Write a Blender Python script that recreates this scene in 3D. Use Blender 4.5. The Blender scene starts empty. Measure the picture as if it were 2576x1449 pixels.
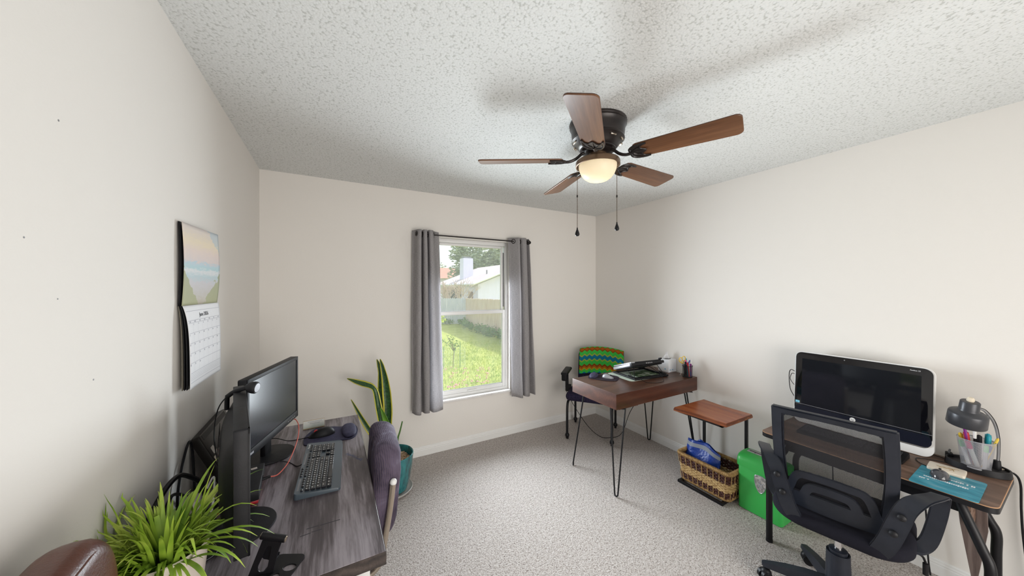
import bpy, bmesh, math, random
from mathutils import Vector as V, Matrix as MX, Quaternion
from math import sin, cos, pi, radians as rad, sqrt, atan2
random.seed(7)
SC = bpy.context.scene
COL = SC.collection
# ------------------------------------------------------------------ calibration
F, YAW, CY, H = 822.2, rad(28.925), 724.6, 1.55
XL, XR, YB, CH = -.471, 2.875, 3.052, 2.44
SY, CYW = sin(YAW), cos(YAW)
def at(px, py, d):
    a = (px-1288)/F
    return V(((SY+a*CYW)*d, (CYW-a*SY)*d, H-(py-CY)/F*d))
def LD(l, d, z):
    return V((d*SY+l*CYW, d*CYW-l*SY, z))
# ------------------------------------------------------------------ mesh builder
def frame(z, up=V((0,0,1))):
    z = z.normalized()
    if abs(z.dot(up)) > .999: up = V((1,0,0))
    x = up.cross(z).normalized(); y = z.cross(x)
    return MX((x, y, z)).transposed()
def TR(x=0, y=0, z=0, rz=0, rx=0, ry=0):
    return MX.Translation((x,y,z)) @ MX.Rotation(rz,4,'Z') @ MX.Rotation(ry,4,'Y') @ MX.Rotation(rx,4,'X')
class MB:
    def __init__(s):
        s.bm = bmesh.new(); s.uv = s.bm.loops.layers.uv.new('UV'); s.mi = 0; s.M = None
    def _v(s, p):
        p = V(p)
        return s.bm.verts.new(s.M @ p if s.M else p)
    def face(s, vs):
        try:
            f = s.bm.faces.new(vs); f.material_index = s.mi; return f
        except ValueError: return None
    def poly(s, pts): return s.face([s._v(p) for p in pts])
    def merge(s, b2):
        me = bpy.data.meshes.new('t'); b2.to_mesh(me); b2.free()
        n = len(s.bm.faces); s.bm.from_mesh(me); bpy.data.meshes.remove(me)
        s.bm.faces.ensure_lookup_table()
        for f in s.bm.faces[n:]: f.material_index = s.mi
    def box(s, c, d, rot=None, bev=0, seg=2, taper=None):
        b = bmesh.new(); bmesh.ops.create_cube(b, size=1)
        for v in b.verts:
            v.co = V((v.co.x*d[0], v.co.y*d[1], v.co.z*d[2]))
            if taper and v.co.z > 0: v.co.x *= taper; v.co.y *= taper
        if bev: bmesh.ops.bevel(b, geom=b.edges[:], offset=min(bev, min(d)*.49), segments=seg, affect='EDGES', profile=.5)
        m = MX.Translation(c)
        if rot is not None: m = m @ (rot if isinstance(rot, MX) and len(rot) == 4 else rot.to_4x4())
        if s.M: m = s.M @ m
        bmesh.ops.transform(b, matrix=m, verts=b.verts); s.merge(b); return s
    def ab(s, x0, x1, y0, y1, z0, z1, bev=0, seg=2):
        return s.box(((x0+x1)/2,(y0+y1)/2,(z0+z1)/2), (x1-x0,y1-y0,z1-z0), None, bev, seg)
    def ring(s, c, fr, r, n, ry=None):
        ry = r if ry is None else ry
        return [s._v(V(c) + fr @ V((r*cos(2*pi*i/n), ry*sin(2*pi*i/n), 0))) for i in range(n)]
    def bridge(s, a, b):
        n = len(a)
        for i in range(n): s.face([a[i], a[(i+1)%n], b[(i+1)%n], b[i]])
    def cyl(s, p0, p1, r0, r1=None, n=20, caps=True):
        p0, p1 = V(p0), V(p1); r1 = r0 if r1 is None else r1
        fr = frame(p1-p0); a = s.ring(p0, fr, r0, n); b = s.ring(p1, fr, r1, n); s.bridge(a, b)
        if caps: s.face(a[::-1]); s.face(b)
        return s
    def tube(s, pts, r, n=8, closed=False, caps=True, flat=None):
        pts = [V(p) for p in pts]; k = len(pts)
        tan = []
        for i in range(k):
            if closed: t = pts[(i+1)%k]-pts[i-1]
            else: t = pts[min(i+1,k-1)]-pts[max(i-1,0)]
            tan.append(t.normalized())
        fr = frame(tan[0]); rings = []
        for i in range(k):
            if i:
                q = tan[i-1].rotation_difference(tan[i]); fr = q.to_matrix() @ fr
            ri = r[i] if isinstance(r, (list,tuple)) else r
            rings.append(s.ring(pts[i], fr, ri, n, ri*flat if flat else None))
        for i in range(k-1): s.bridge(rings[i], rings[i+1])
        if closed:
            s.bridge(rings[-1], rings[0])
        elif caps: s.face(rings[0][::-1]); s.face(rings[-1])
        return s
    def lathe(s, prof, c=(0,0,0), n=32, M=None):
        M = M or MX.Identity(4); c = V(c); rings = []
        for r, z in prof:
            if r < 1e-6: rings.append([s._v(M @ (c+V((0,0,z))))])
            else: rings.append([s._v(M @ (c+V((r*cos(2*pi*i/n), r*sin(2*pi*i/n), z)))) for i in range(n)])
        for a, b in zip(rings, rings[1:]):
            if len(a) == 1 and len(b) == 1: continue
            for i in range(n):
                j = (i+1) % n
                if len(a) == 1: s.face([a[0], b[j], b[i]])
                elif len(b) == 1: s.face([a[i], a[j], b[0]])
                else: s.face([a[i], a[j], b[j], b[i]])
        return s
    def ell(s, c, r, n=20, m=12, M=None, e=1.0):
        prof = []
        r = (r,r,r) if not isinstance(r, (tuple,list)) else r
        c = V(c); M = M or MX.Identity(4)
        rings = []
        for j in range(m+1):
            ph = -pi/2 + pi*j/m
            def pw(x): return math.copysign(abs(x)**e, x)
            if j in (0, m): rings.append([s._v(c + (M @ V((0,0,r[2]*pw(sin(ph))))))])
            else: rings.append([s._v(c + (M @ V((r[0]*pw(cos(ph))*pw(cos(2*pi*i/n)), r[1]*pw(cos(ph))*pw(sin(2*pi*i/n)), r[2]*pw(sin(ph)))))) for i in range(n)])
        for a, b in zip(rings, rings[1:]):
            for i in range(n):
                j = (i+1) % n
                if len(a) == 1: s.face([a[0], b[j], b[i]])
                elif len(b) == 1: s.face([a[i], a[j], b[0]])
                else: s.face([a[i], a[j], b[j], b[i]])
        return s
    def prism(s, pts, z0, z1, M=None, bev=0, seg=2, holes=()):
        """extruded polygon (xy) between z0 and z1"""
        b = bmesh.new(); 
        loops = [pts]+list(holes); es = []
        for lp in loops:
            vs = [b.verts.new((p[0], p[1], z0)) for p in lp]
            for i in range(len(vs)): es.append(b.edges.new((vs[i], vs[(i+1)%len(vs)])))
        if holes: r = bmesh.ops.triangle_fill(b, use_beauty=True, use_dissolve=False, edges=es)
        else: b.faces.new(b.verts[:])
        if holes:
            bmesh.ops.recalc_face_normals(b, faces=b.faces[:])
        ex = bmesh.ops.extrude_face_region(b, geom=b.faces[:])
        for g in ex['geom']:
            if isinstance(g, bmesh.types.BMVert): g.co.z += z1-z0
        bmesh.ops.recalc_face_normals(b, faces=b.faces[:])
        if bev:
            ed = [e for e in b.edges if len(e.link_faces) == 2 and abs(e.verts[0].co.z-e.verts[1].co.z) < 1e-7 and e.calc_face_angle(0) > 1]
            bmesh.ops.bevel(b, geom=ed, offset=bev, segments=seg, affect='EDGES', profile=.5)
        m = M or MX.Identity(4)
        if s.M: m = s.M @ m
        bmesh.ops.transform(b, matrix=m, verts=b.verts); s.merge(b); return s
    def grid(s, f, nu, nv, cu=False, cv=False):
        g = [[s._v(f(i/nu, j/nv)) for j in range(nv+(0 if cv else 1))] for i in range(nu+(0 if cu else 1))]
        NU, NV = len(g), len(g[0])
        for i in range(nu):
            for j in range(nv):
                fc = s.face([g[i][j], g[(i+1)%NU][j], g[(i+1)%NU][(j+1)%NV], g[i][(j+1)%NV]])
                if fc:
                    for lp, (a, b) in zip(fc.loops, ((i,j),(i+1,j),(i+1,j+1),(i,j+1))): lp[s.uv].uv = (a/nu, b/nv)
        return s
INV = {}
def bld(name, mb, mats, parent=None, smooth=40, loc=None, world=False, sub=0, solid=0, fix=True):
    me = bpy.data.meshes.new(name)
    bm = mb.bm
    if fix: bmesh.ops.recalc_face_normals(bm, faces=bm.faces[:])
    if parent is not None and world: bmesh.ops.transform(bm, matrix=INV[parent.name], verts=bm.verts)
    if loc is not None: bmesh.ops.translate(bm, vec=-V(loc), verts=bm.verts)
    bm.to_mesh(me); bm.free()
    for m in (mats if isinstance(mats, (list,tuple)) else [mats]): me.materials.append(m)
    if smooth:
        me.polygons.foreach_set('use_smooth', [True]*len(me.polygons))
        me.set_sharp_from_angle(angle=rad(smooth))
    o = bpy.data.objects.new(name, me); COL.objects.link(o)
    if parent is not None:
        o.parent = parent; INV[o.name] = INV.get(parent.name, MX.Identity(4))
    if loc is not None: o.location = loc
    if parent is None: INV[o.name] = MX.Translation(-V(loc)) if loc is not None else MX.Identity(4)
    if solid:
        m = o.modifiers.new('Solidify', 'SOLIDIFY'); m.thickness = solid; m.offset = 0
    if sub:
        m = o.modifiers.new('Subdivision', 'SUBSURF'); m.levels = sub; m.render_levels = sub
    return o
def tag(o, label, cat, group=None, kind=None):
    if label: o['label'] = label
    if cat: o['category'] = cat
    if group: o['group'] = group
    if kind: o['kind'] = kind
    return o
def thing(name, label, cat, loc=(0,0,0), rz=0, group=None):
    o = bpy.data.objects.new(name, None); o.empty_display_size = .05; COL.objects.link(o)
    o.location = loc; o.rotation_euler = (0,0,rz)
    INV[o.name] = (MX.Translation(loc) @ MX.Rotation(rz,4,'Z')).inverted()
    return tag(o, label, cat, group)
def struct(name, mb, m, parent=None, **k):
    o = bld(name, mb, m, parent, **k)
    if parent is None: o['kind'] = 'structure'
    return o
def dup(root, loc, rz=0, label=None, group=None):
    r = root.copy(); COL.objects.link(r); r.location = loc; r.rotation_euler = (0,0,rz)
    if label: r['label'] = label
    if group: r['group'] = group
    for ch in list(root.children):
        c = ch.copy(); COL.objects.link(c); c.parent = r
        for g in list(ch.children):
            d = g.copy(); COL.objects.link(d); d.parent = c
    return r
def smooth_path(pts, k=8, closed=False):
    pts = [V(p) for p in pts]; out = []; n = len(pts)
    rng = range(n if closed else n-1)
    for i in rng:
        if closed: p0,p1,p2,p3 = pts[i-1],pts[i],pts[(i+1)%n],pts[(i+2)%n]
        else: p0,p1,p2,p3 = pts[max(i-1,0)],pts[i],pts[i+1],pts[min(i+2,n-1)]
        for j in range(k):
            t = j/k
            out.append(.5*((2*p1)+(p2-p0)*t+(2*p0-5*p1+4*p2-p3)*t*t+(3*p1-p0-3*p2+p3)*t**3))
    if not closed: out.append(pts[-1])
    return out
def rrect(w, h, r, n=5, cx=0, cy=0):
    o = []
    for sx, sy, a0 in ((1,1,0),(-1,1,90),(-1,-1,180),(1,-1,270)):
        for i in range(n+1):
            a = rad(a0+90*i/n); o.append((cx+sx*(w/2-r)+r*cos(a), cy+sy*(h/2-r)+r*sin(a)))
    return o
def circ(r, n=16, cx=0, cy=0, ry=None):
    return [(cx+r*cos(2*pi*i/n), cy+(ry or r)*sin(2*pi*i/n)) for i in range(n)]
# ------------------------------------------------------------------ materials
def lin(c):
    if isinstance(c, str):
        c = [int(c[i:i+2],16)/255 for i in (0,2,4)]
        c = [x/12.92 if x <= .04045 else ((x+.055)/1.055)**2.4 for x in c]
    return (c[0], c[1], c[2], 1)
class NT:
    def __init__(s, name):
        s.m = bpy.data.materials.new(name); s.m.use_nodes = True; s.t = s.m.node_tree
        s.bs = s.t.nodes['Principled BSDF']; s.out = s.t.nodes['Material Output']
        s.tc = s.t.nodes.new('ShaderNodeTexCoord')
    def n(s, typ, ins=None, **at):
        nd = s.t.nodes.new('ShaderNode'+typ)
        for k, v in at.items(): setattr(nd, k, v)
        for k, v in (ins or {}).items():
            if isinstance(v, bpy.types.NodeSocket): s.t.links.new(v, nd.inputs[k])
            else: nd.inputs[k].default_value = v
        return nd
    def l(s, a, b): s.t.links.new(a, b)
    def map(s, scale=(1,1,1), src='Object', rot=(0,0,0), loc=(0,0,0)):
        return s.n('Mapping', {'Vector': s.tc.outputs[src], 'Scale': scale, 'Rotation': rot, 'Location': loc}).outputs[0]
    def noise(s, vec, scale, detail=3, rough=.55, dist=0):
        return s.n('TexNoise', {'Vector': vec, 'Scale': scale, 'Detail': detail, 'Roughness': rough, 'Distortion': dist}).outputs['Fac']
    def math(s, op, a, b=0, clamp=False):
        return s.n('Math', {0: a, 1: b}, operation=op, use_clamp=clamp).outputs[0]
    def ramp(s, fac, stops, interp='LINEAR'):
        nd = s.n('ValToRGB', {'Fac': fac}); cr = nd.color_ramp; cr.interpolation = interp
        while len(cr.elements) > 1: cr.elements.remove(cr.elements[-1])
        for i, (p, c) in enumerate(stops):
            e = cr.elements[0] if i == 0 else cr.elements.new(p)
            e.position = p; e.color = lin(c)
        return nd.outputs['Color']
    def mix(s, fac, a, b, blend='MIX'):
        nd = s.n('Mix', data_type='RGBA', blend_type=blend)
        for k, v in ((0,fac),(6,a),(7,b)):
            if isinstance(v, bpy.types.NodeSocket): s.l(v, nd.inputs[k])
            elif k == 0: nd.inputs[0].default_value = v
            else: nd.inputs[k].default_value = lin(v)
        return nd.outputs[2]
    def bump(s, h, strength=.3, dist=.01):
        nd = s.n('Bump', {'Height': h, 'Strength': strength, 'Distance': dist}); s.l(nd.outputs[0], s.bs.inputs['Normal'])
    def set(s, col=None, rough=None, metal=None, spec=None, coat=None):
        for k, v in (('Base Color',col),('Roughness',rough),('Metallic',metal),('Specular IOR Level',spec),('Coat Weight',coat)):
            if v is None: continue
            if isinstance(v, bpy.types.NodeSocket): s.l(v, s.bs.inputs[k])
            else: s.bs.inputs[k].default_value = lin(v) if k == 'Base Color' else v
        return s
def mat(name, col, rough=.5, metal=0, spec=.5, col2=None, vs=8, st=(1,1,1), lo=.35, hi=.65, bs=0, bstr=.2, bd=.002, coat=0, det=4):
    t = NT(name); t.set(rough=rough, metal=metal, spec=spec, coat=coat)
    if col2 is not None:
        t.set(t.ramp(t.noise(t.map(st), vs, det), [(lo,col),(hi,col2)]))
    else:
        v = t.noise(t.map(), 30, 2)
        c = lin(col); t.set(t.mix(t.math('MULTIPLY', v, .12), tuple(c[:3]), tuple(x*.75 for x in c[:3])))
    if bs: t.bump(t.noise(t.map(st), bs, 4), bstr, bd)
    return t.m
def wood(name, dark, mid, light, axis='Y', scale=1, rough=.45, knots=True, bstr=.15, coat=0, sx=1.0):
    """planked grain running along an object axis"""
    t = NT(name); st = {'X':(1.2,9,9),'Y':(9,1.2,9),'Z':(9,9,1.2)}[axis]
    st = tuple(x*scale for x in st)
    big = t.noise(t.map(st), .9*sx, 4, .6, 1.6)
    w = t.n('TexWave', {'Vector': t.map(tuple(x*.35 for x in st)), 'Scale': 2.2*sx, 'Distortion': 7, 'Detail': 3, 'Detail Scale': 1.4}, wave_type='RINGS', rings_direction='X' if axis != 'X' else 'Y').outputs['Fac']
    fine = t.noise(t.map(tuple(x*5 if i != 'XYZ'.index(axis) else x*2 for i, x in enumerate(st))), 3*sx, 3, .7)
    h = t.math('ADD', t.math('MULTIPLY', big, .45), t.math('ADD', t.math('MULTIPLY', w, .2), t.math('MULTIPLY', fine, .35)))
    t.set(t.ramp(h, [(.3,dark),(.5,mid),(.68,light)]), rough, coat=coat)
    t.bump(fine, bstr, .001); return t.m
M = {}
def mats():
    # painted drywall
    def paint(n, c):
        t = NT(n); t.set(c, .75, spec=.25)
        t.set(t.mix(t.math('MULTIPLY', t.noise(t.map(), 2.5, 4), .10), c, tuple(x*.9 for x in lin(c)[:3])))
        t.bump(t.noise(t.map(), 120, 3), .10, .004); return t.m
    M['wall'] = paint('wall_paint', (.79,.76,.722))
    M['trim'] = mat('white_trim', (.82,.82,.81), .45)
    t = NT('popcorn_ceiling'); t.set((.80,.80,.79), .95, spec=.05)
    vo = t.n('TexVoronoi', {'Vector': t.map(), 'Scale': 120, 'Randomness': 1}, feature='F1').outputs['Distance']
    nz = t.noise(t.map(), 60, 5, .65)
    hgt = t.math('ADD', t.math('MULTIPLY', t.math('SUBTRACT', 1, vo), .6), t.math('MULTIPLY', nz, .9))
    t.bump(hgt, .42, .007)
    t.set(t.ramp(t.math('ADD', t.math('MULTIPLY', vo, .55), t.math('MULTIPLY', t.noise(t.map(), 75, 4, .6), .7)), [(.35,(.76,.77,.76)),(.70,(.72,.73,.72)),(.84,(.54,.55,.53))]))
    M['ceil'] = t.m
    t = NT('plush_carpet')
    n1 = t.noise(t.map(), 130, 3, .65); n2 = t.noise(t.map(), 6, 3, .6); n3 = t.noise(t.map(), 60, 3, .6)
    k = t.math('ADD', t.math('MULTIPLY', n1, .7), t.math('MULTIPLY', n3, .3))
    c1 = t.ramp(k, [(.35,(.15,.115,.095)),(.45,(.55,.49,.455)),(.60,(.86,.81,.78))])
    t.set(t.mix(t.math('MULTIPLY', n2, .28), c1, (.50,.45,.42)), 1, spec=.05)
    t.bump(t.math('ADD', n1, t.math('MULTIPLY', n2, .8)), .9, .02); M['carpet'] = t.m
    M['desk'] = wood('weathered_oak_laminate', (.026,.020,.023), (.095,.077,.086), (.34,.305,.335), 'Y', 1.0, .40)
    M['deskedge'] = wood('weathered_oak_edge', (.02,.016,.016), (.05,.038,.034), (.085,.066,.058), 'Y', 1.4, .45)
    M['hair_top'] = wood('walnut_box_top', (.026,.010,.005), (.060,.024,.013), (.115,.050,.028), 'X', .8, .36)
    M['hair_side'] = wood('walnut_box_side', (.036,.009,.004), (.060,.016,.008), (.095,.032,.016), 'X', .6, .34, coat=.25)
    M['liveedge'] = wood('redwood_slab', (.17,.030,.009), (.33,.075,.020), (.50,.16,.045), 'Y', .5, .25, coat=.3)
    M['bark'] = wood('live_edge_bark', (.10,.026,.010), (.22,.055,.018), (.40,.13,.04), 'Y', 1.6, .4)
    M['rdesk'] = wood('brown_laminate', (.09,.05,.032), (.155,.09,.062), (.24,.15,.105), 'Y', 1.5, .5)
    M['blade'] = wood('fan_blade_walnut', (.085,.032,.012), (.14,.058,.024), (.20,.092,.042), 'X', .9, .33)
    M['bladetop'] = mat('fan_blade_top', (.05,.018,.012), .4)
    M['bronze'] = mat('oil_rubbed_bronze', (.016,.012,.012), .34, .3, .5, (.026,.019,.017), 14)
    M['bronzepan'] = mat('bronze_pan', (.17,.105,.062), .42, .6)
    M['chain'] = mat('brass_chain', (.10,.065,.035), .4, .7)
    M['black'] = mat('black_plastic', (.006,.006,.008), .45, spec=.3)
    M['blackgl'] = mat('gloss_black_glass', (.004,.004,.006), .04, spec=.6)
    M['blackmt'] = mat('matte_black_metal', (.006,.006,.008), .4, .1, .35)
    M['screen'] = mat('lcd_panel', (.022,.024,.030), .22, spec=.5)
    M['charcoal'] = mat('charcoal_plastic', (.008,.0082,.010), .5, spec=.28, col2=(.014,.014,.017), vs=20, bs=300, bstr=.1)
    M['chairpl'] = mat('navy_black_plastic', (.010,.013,.021), .40, spec=.4, col2=(.016,.019,.029), vs=10, bs=350, bstr=.12, bd=.001)
    M['fabricblk'] = mat('black_seat_fabric', (.008,.008,.014), .9, spec=.2, bs=400, bstr=.3)
    M['navyfab'] = mat('navy_speckled_fabric', (.012,.011,.026), .95, spec=.15, col2=(.03,.022,.05), vs=90, bs=300)
    M['white'] = mat('white_plastic', (.8,.8,.79), .35)
    M['whitemt'] = mat('white_metal', (.75,.75,.74), .4)
    M['chrome'] = mat('chrome', (.75,.75,.76), .12, 1)
    M['nickel'] = mat('brushed_champagne_metal', (.50,.43,.35), .25, .9)
    M['silver'] = mat('silver_plastic', (.42,.43,.47), .32, .4)
    M['grey'] = mat('grey_plastic', (.22,.22,.23), .45)
    M['green'] = mat('green_plastic', (.045,.46,.085), .38, col2=(.05,.50,.10), vs=3)
    M['greendk'] = mat('green_plastic_lip', (.04,.40,.08), .35)
    M['paper'] = mat('white_paper', (.82,.83,.86), .8, spec=.2)
    M['tissue'] = mat('tissue_card', (.80,.81,.83), .7, col2=(.72,.74,.80), vs=9)
    M['cream'] = mat('cream_tin', (.78,.69,.57), .45)
    M['gold'] = mat('gold_print', (.35,.23,.09), .4)
    M['ink'] = mat('black_ink', (.05,.05,.06), .6)
    M['line'] = mat('grey_rule', (.45,.46,.52), .8)
    M['red'] = mat('red_plastic', (.5,.02,.03), .4)
    M['coral'] = mat('coral_cable', (.70,.13,.09), .45)
    M['yellow'] = mat('yellow_plastic', (.75,.52,.04), .35)
    M['pink'] = mat('pink_plastic', (.75,.05,.22), .35)
    M['teal'] = mat('teal_plastic', (.01,.30,.38), .35)
    M['blue'] = mat('blue_plastic', (.02,.06,.38), .35)
    M['purple'] = mat('purple_plastic', (.22,.02,.22), .35)
    M['lime'] = mat('lime_plastic', (.16,.62,.22), .35)
    M['brown'] = mat('brown_pencil', (.18,.07,.03), .5)
    M['hdr_pad'] = mat('navy_mouse_pad', (.040,.038,.075), .8, spec=.3, col2=(.055,.052,.10), vs=60, bs=400, bstr=.15)
    M['pad2'] = mat('plum_mouse_pad', (.035,.026,.035), .85, spec=.2, bs=400, bstr=.15)
    M['kb'] = mat('slate_keyboard', (.075,.10,.125), .35)
    M['key'] = mat('black_keycap', (.012,.013,.017), .3)
    M['deskmat'] = mat('pale_green_mat', (.62,.72,.62), .6)
    M['leather'] = mat('glossy_brown_leather', (.105,.026,.010), .36, spec=.35, col2=(.060,.014,.006), vs=9, bs=220, bstr=.25, bd=.002, coat=.12)
    M['laptop'] = mat('brown_black_laptop', (.016,.013,.012), .4, spec=.35)
    M['sticker'] = mat('white_sticker', (.70,.68,.64), .5, col2=(.6,.5,.46), vs=60)
    M['stkred'] = mat('orange_sticker', (.55,.22,.16), .5, col2=(.7,.66,.62), vs=60)
    M['duskgrey'] = mat('dark_vent', (.018,.016,.018), .6)
    t = NT('blue_green_glaze')
    n1 = t.noise(t.map((6,6,1.4)), 5, 5, .65); n2 = t.noise(t.map(), 4, 3)
    t.set(t.mix(t.math('MULTIPLY', n2, .5), t.ramp(n1, [(.30,(.05,.022,.014)),(.38,(.02,.045,.05)),(.46,(.018,.15,.16)),(.65,(.03,.24,.25))]), (.02,.16,.19)), .14, coat=.5); M['glaze'] = t.m
    M['saucer'] = mat('grey_saucer', (.5,.48,.46), .3)
    M['pebble'] = mat('tan_pebble', (.58,.43,.28), .6, col2=(.36,.22,.13), vs=22)
    M['soil'] = mat('dark_soil', (.02,.014,.01), .9)
    M['potwhite'] = mat('ivory_pot', (.80,.72,.64), .5)
    t = NT('artificial_grass_leaf'); ge = t.n('NewGeometry')
    t.set(t.ramp(t.noise(t.map(), 9, 2), [(.3,(.10,.21,.015)),(.48,(.30,.46,.04)),(.68,(.58,.66,.13))]), .5); M['grassleaf'] = t.m
    t = NT('snake_plant_leaf'); uvm = t.map(src='UV')
    sx = t.n('SeparateXYZ', {0: uvm}).outputs
    e = t.math('ABSOLUTE', t.math('SUBTRACT', sx[0], .5))
    bands = t.noise(t.map((2,22,1), src='UV'), 2.2, 4, .6, .6)
    t.set(t.mix(t.math('GREATER_THAN', e, .37), t.ramp(bands, [(.40,(.012,.040,.012)),(.6,(.035,.115,.030))]), (.55,.50,.06)), .35); M['snake'] = t.m
    M['snakebright'] = mat('young_leaf', (.12,.30,.02), .4, col2=(.08,.2,.02), vs=12)
    # curtain weave
    t = NT('grey_linen_curtain')
    h1 = t.noise(t.map((3,60,1), src='UV'), 9, 3, .7); h2 = t.noise(t.map((90,2,1), src='UV'), 9, 3, .7)
    k = t.math('ADD', t.math('MULTIPLY', h1, .5), t.math('MULTIPLY', h2, .5))
    cc = t.ramp(k, [(.38,(.24,.23,.235)),(.60,(.62,.595,.60))])
    t.set(cc, .95, spec=.1)
    tr = t.n('BsdfTranslucent', {'Color': t.mix(.5, cc, (.75,.75,.78))}); mx = t.n('MixShader', {0: .42, 1: t.bs.outputs[0], 2: tr.outputs[0]}); t.l(mx.outputs[0], t.out.inputs[0])
    M['curtain'] = t.m
    # upholstery of the desk chair
    t = NT('plum_grey_upholstery')
    n1 = t.noise(t.map((3,3,2)), 3.2, 4, .6, .8); w = t.n('TexWave', {'Vector': t.map((1,1,1)), 'Scale': 38, 'Distortion': 5, 'Detail': 2, 'Detail Scale': .6}).outputs['Fac']
    t.set(t.mix(t.math('MULTIPLY', w, .35), t.ramp(n1, [(.32,(.030,.026,.045)),(.48,(.085,.068,.105)),(.60,(.12,.10,.15)),(.72,(.20,.185,.26))]), (.16,.12,.14)), .9, spec=.15)
    t.bump(w, .25, .002); M['uphol'] = t.m
    # crochet chevron stripes (UV: u across, v down)
    t = NT('crochet_chevron'); uv = t.n('SeparateXYZ', {0: t.tc.outputs['UV']}).outputs
    tri = t.math('PINGPONG', t.math('MULTIPLY', uv[0], 17), 1)
    vv = t.math('ADD', uv[1], t.math('MULTIPLY', tri, .062))
    st = [(0,(.42,.11,.012)),(.10,(.25,.055,.008)),(.13,(.055,.55,.075)),(.24,(.38,.46,.055)),(.285,(.012,.20,.32)),(.40,(.38,.46,.055)),(.445,(.055,.55,.075)),(.56,(.28,.06,.01)),(.61,(.45,.14,.012)),(.665,(.55,.33,.02)),(.71,(.055,.55,.075)),(.80,(.012,.20,.32)),(.9,(.42,.11,.012))]
    rows = t.math('PINGPONG', t.math('MULTIPLY', vv, 42), 1)
    dots = t.n('TexVoronoi', {'Vector': t.map((60,40,1), src='UV'), 'Scale': 1, 'Randomness': .3}).outputs['Distance']
    cc = t.ramp(vv, st, 'CONSTANT')
    t.set(t.mix(t.math('MULTIPLY', t.math('LESS_THAN', dots, .22), .55), cc, (.03,.05,.02)), .95, spec=.1)
    t.bump(t.math('ADD', rows, dots), .5, .004); M['crochet'] = t.m
    # watercolour seascape (generic)
    t = NT('watercolour_seascape'); uv = t.n('SeparateXYZ', {0: t.tc.outputs['UV']}).outputs
    nz = t.noise(t.map((1,1,1), src='UV'), 5, 5, .6); n2 = t.noise(t.map((3,8,1), src='UV'), 3, 4)
    v = t.math('ADD', uv[1], t.math('MULTIPLY', t.math('SUBTRACT', n2, .5), .16))
    sky = t.ramp(v, [(0,(.50,.45,.36)),(.10,(.56,.54,.50)),(.28,(.60,.59,.62)),(.36,(.50,.62,.66)),(.43,(.72,.74,.76)),(.47,(.46,.64,.68)),(.53,(.52,.63,.70)),(.56,(.70,.63,.62)),(.68,(.76,.65,.60)),(.8,(.80,.70,.54)),(1,(.68,.62,.60))])
    xd = t.math('ABSOLUTE', t.math('SUBTRACT', uv[0], .52))
    g = t.math('ADD', t.math('MULTIPLY', t.math('SUBTRACT', nz, .5), .5), t.math('SUBTRACT', t.math('MULTIPLY', xd, 1.0), uv[1]))
    sky = t.mix(t.math('MULTIPLY', t.math('GREATER_THAN', g, .06), .85), sky, (.40,.42,.25))
    bl = t.math('MULTIPLY', t.math('GREATER_THAN', t.math('ADD', t.math('MULTIPLY', uv[0], .6), t.math('MULTIPLY', uv[1], .7)), t.math('ADD', .85, t.math('MULTIPLY', nz, .5))), .6)
    t.set(t.mix(bl, sky, (.45,.58,.66)), .6, spec=.2); M['seascape'] = t.m
    # teal mouse pad with a water surface print
    t = NT('teal_pad'); nz = t.noise(t.map((10,4,1)), 2.5, 4)
    t.set(t.ramp(nz, [(.35,(.028,.20,.28)),(.55,(.055,.30,.40)),(.75,(.25,.40,.46))]), .5, spec=.3); M['tealpad'] = t.m
    # see-through weaves
    def mesh(name, col, sc, thr, src='UV', rough=.6, metal=0):
        t = NT(name); t.set(col, rough, metal)
        xy = t.n('SeparateXYZ', {0: t.map((sc,sc,sc), src=src)}).outputs
        a = t.math('PINGPONG', xy[0], 1); row = t.math('FRACT', t.math('MULTIPLY', t.math('FLOOR', xy[1]), .5))
        a = t.math('PINGPONG', t.math('ADD', xy[0], row), .5); b = t.math('PINGPONG', xy[1], .5)
        hole = t.math('MULTIPLY', t.math('GREATER_THAN', a, thr), t.math('GREATER_THAN', b, thr))
        tp = t.n('BsdfTransparent'); mx = t.n('MixShader', {0: hole, 1: t.bs.outputs[0], 2: tp.outputs[0]}); t.l(mx.outputs[0], t.out.inputs[0]); return t.m
    M['chairmesh'] = mesh('chair_mesh_fabric', (.014,.014,.018), 150, .25)
    M['cupmesh'] = mesh('silver_wire_mesh', (.50,.51,.55), 60, .17, rough=.35, metal=.6)
    M['cupmeshblk'] = mesh('black_wire_mesh', (.012,.012,.014), 42, .12)
    # glass
    t = NT('window_glass'); gl = t.n('BsdfGlossy', {'Roughness': .01}); tp = t.n('BsdfTransparent', {'Color': (.96,.98,.98,1)})
    fr = t.n('Fresnel', {'IOR': 1.45}); mx = t.n('MixShader', {0: fr.outputs[0], 1: tp.outputs[0], 2: gl.outputs[0]})
    df = t.n('BsdfTranslucent', {'Color': (.95,.97,1,1)}); dust_haze = t.noise(t.map((1,1,.35)), 14, 5, .6)  # glass dust, thickened to lay a bright overexposed haze over the view
    mx2 = t.n('MixShader', {0: t.math('ADD', t.math('MULTIPLY', dust_haze, .15), .045), 1: mx.outputs[0], 2: df.outputs[0]}); t.l(mx2.outputs[0], t.out.inputs[0]); M['glass'] = t.m
    t = NT('frosted_bowl'); t.set((.85,.80,.70), .35); tl = t.n('BsdfTranslucent', {'Color': (.95,.88,.74,1)}); mx = t.n('MixShader', {0: .62, 1: t.bs.outputs[0], 2: tl.outputs[0]}); t.l(mx.outputs[0], t.out.inputs[0])
    M['bowl'] = t.m
    # woven basket fibres
    M['wdark'] = mat('dark_brown_reed', (.10,.030,.018), .6, col2=(.045,.014,.010), vs=60, bs=160, bstr=.5)
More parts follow.
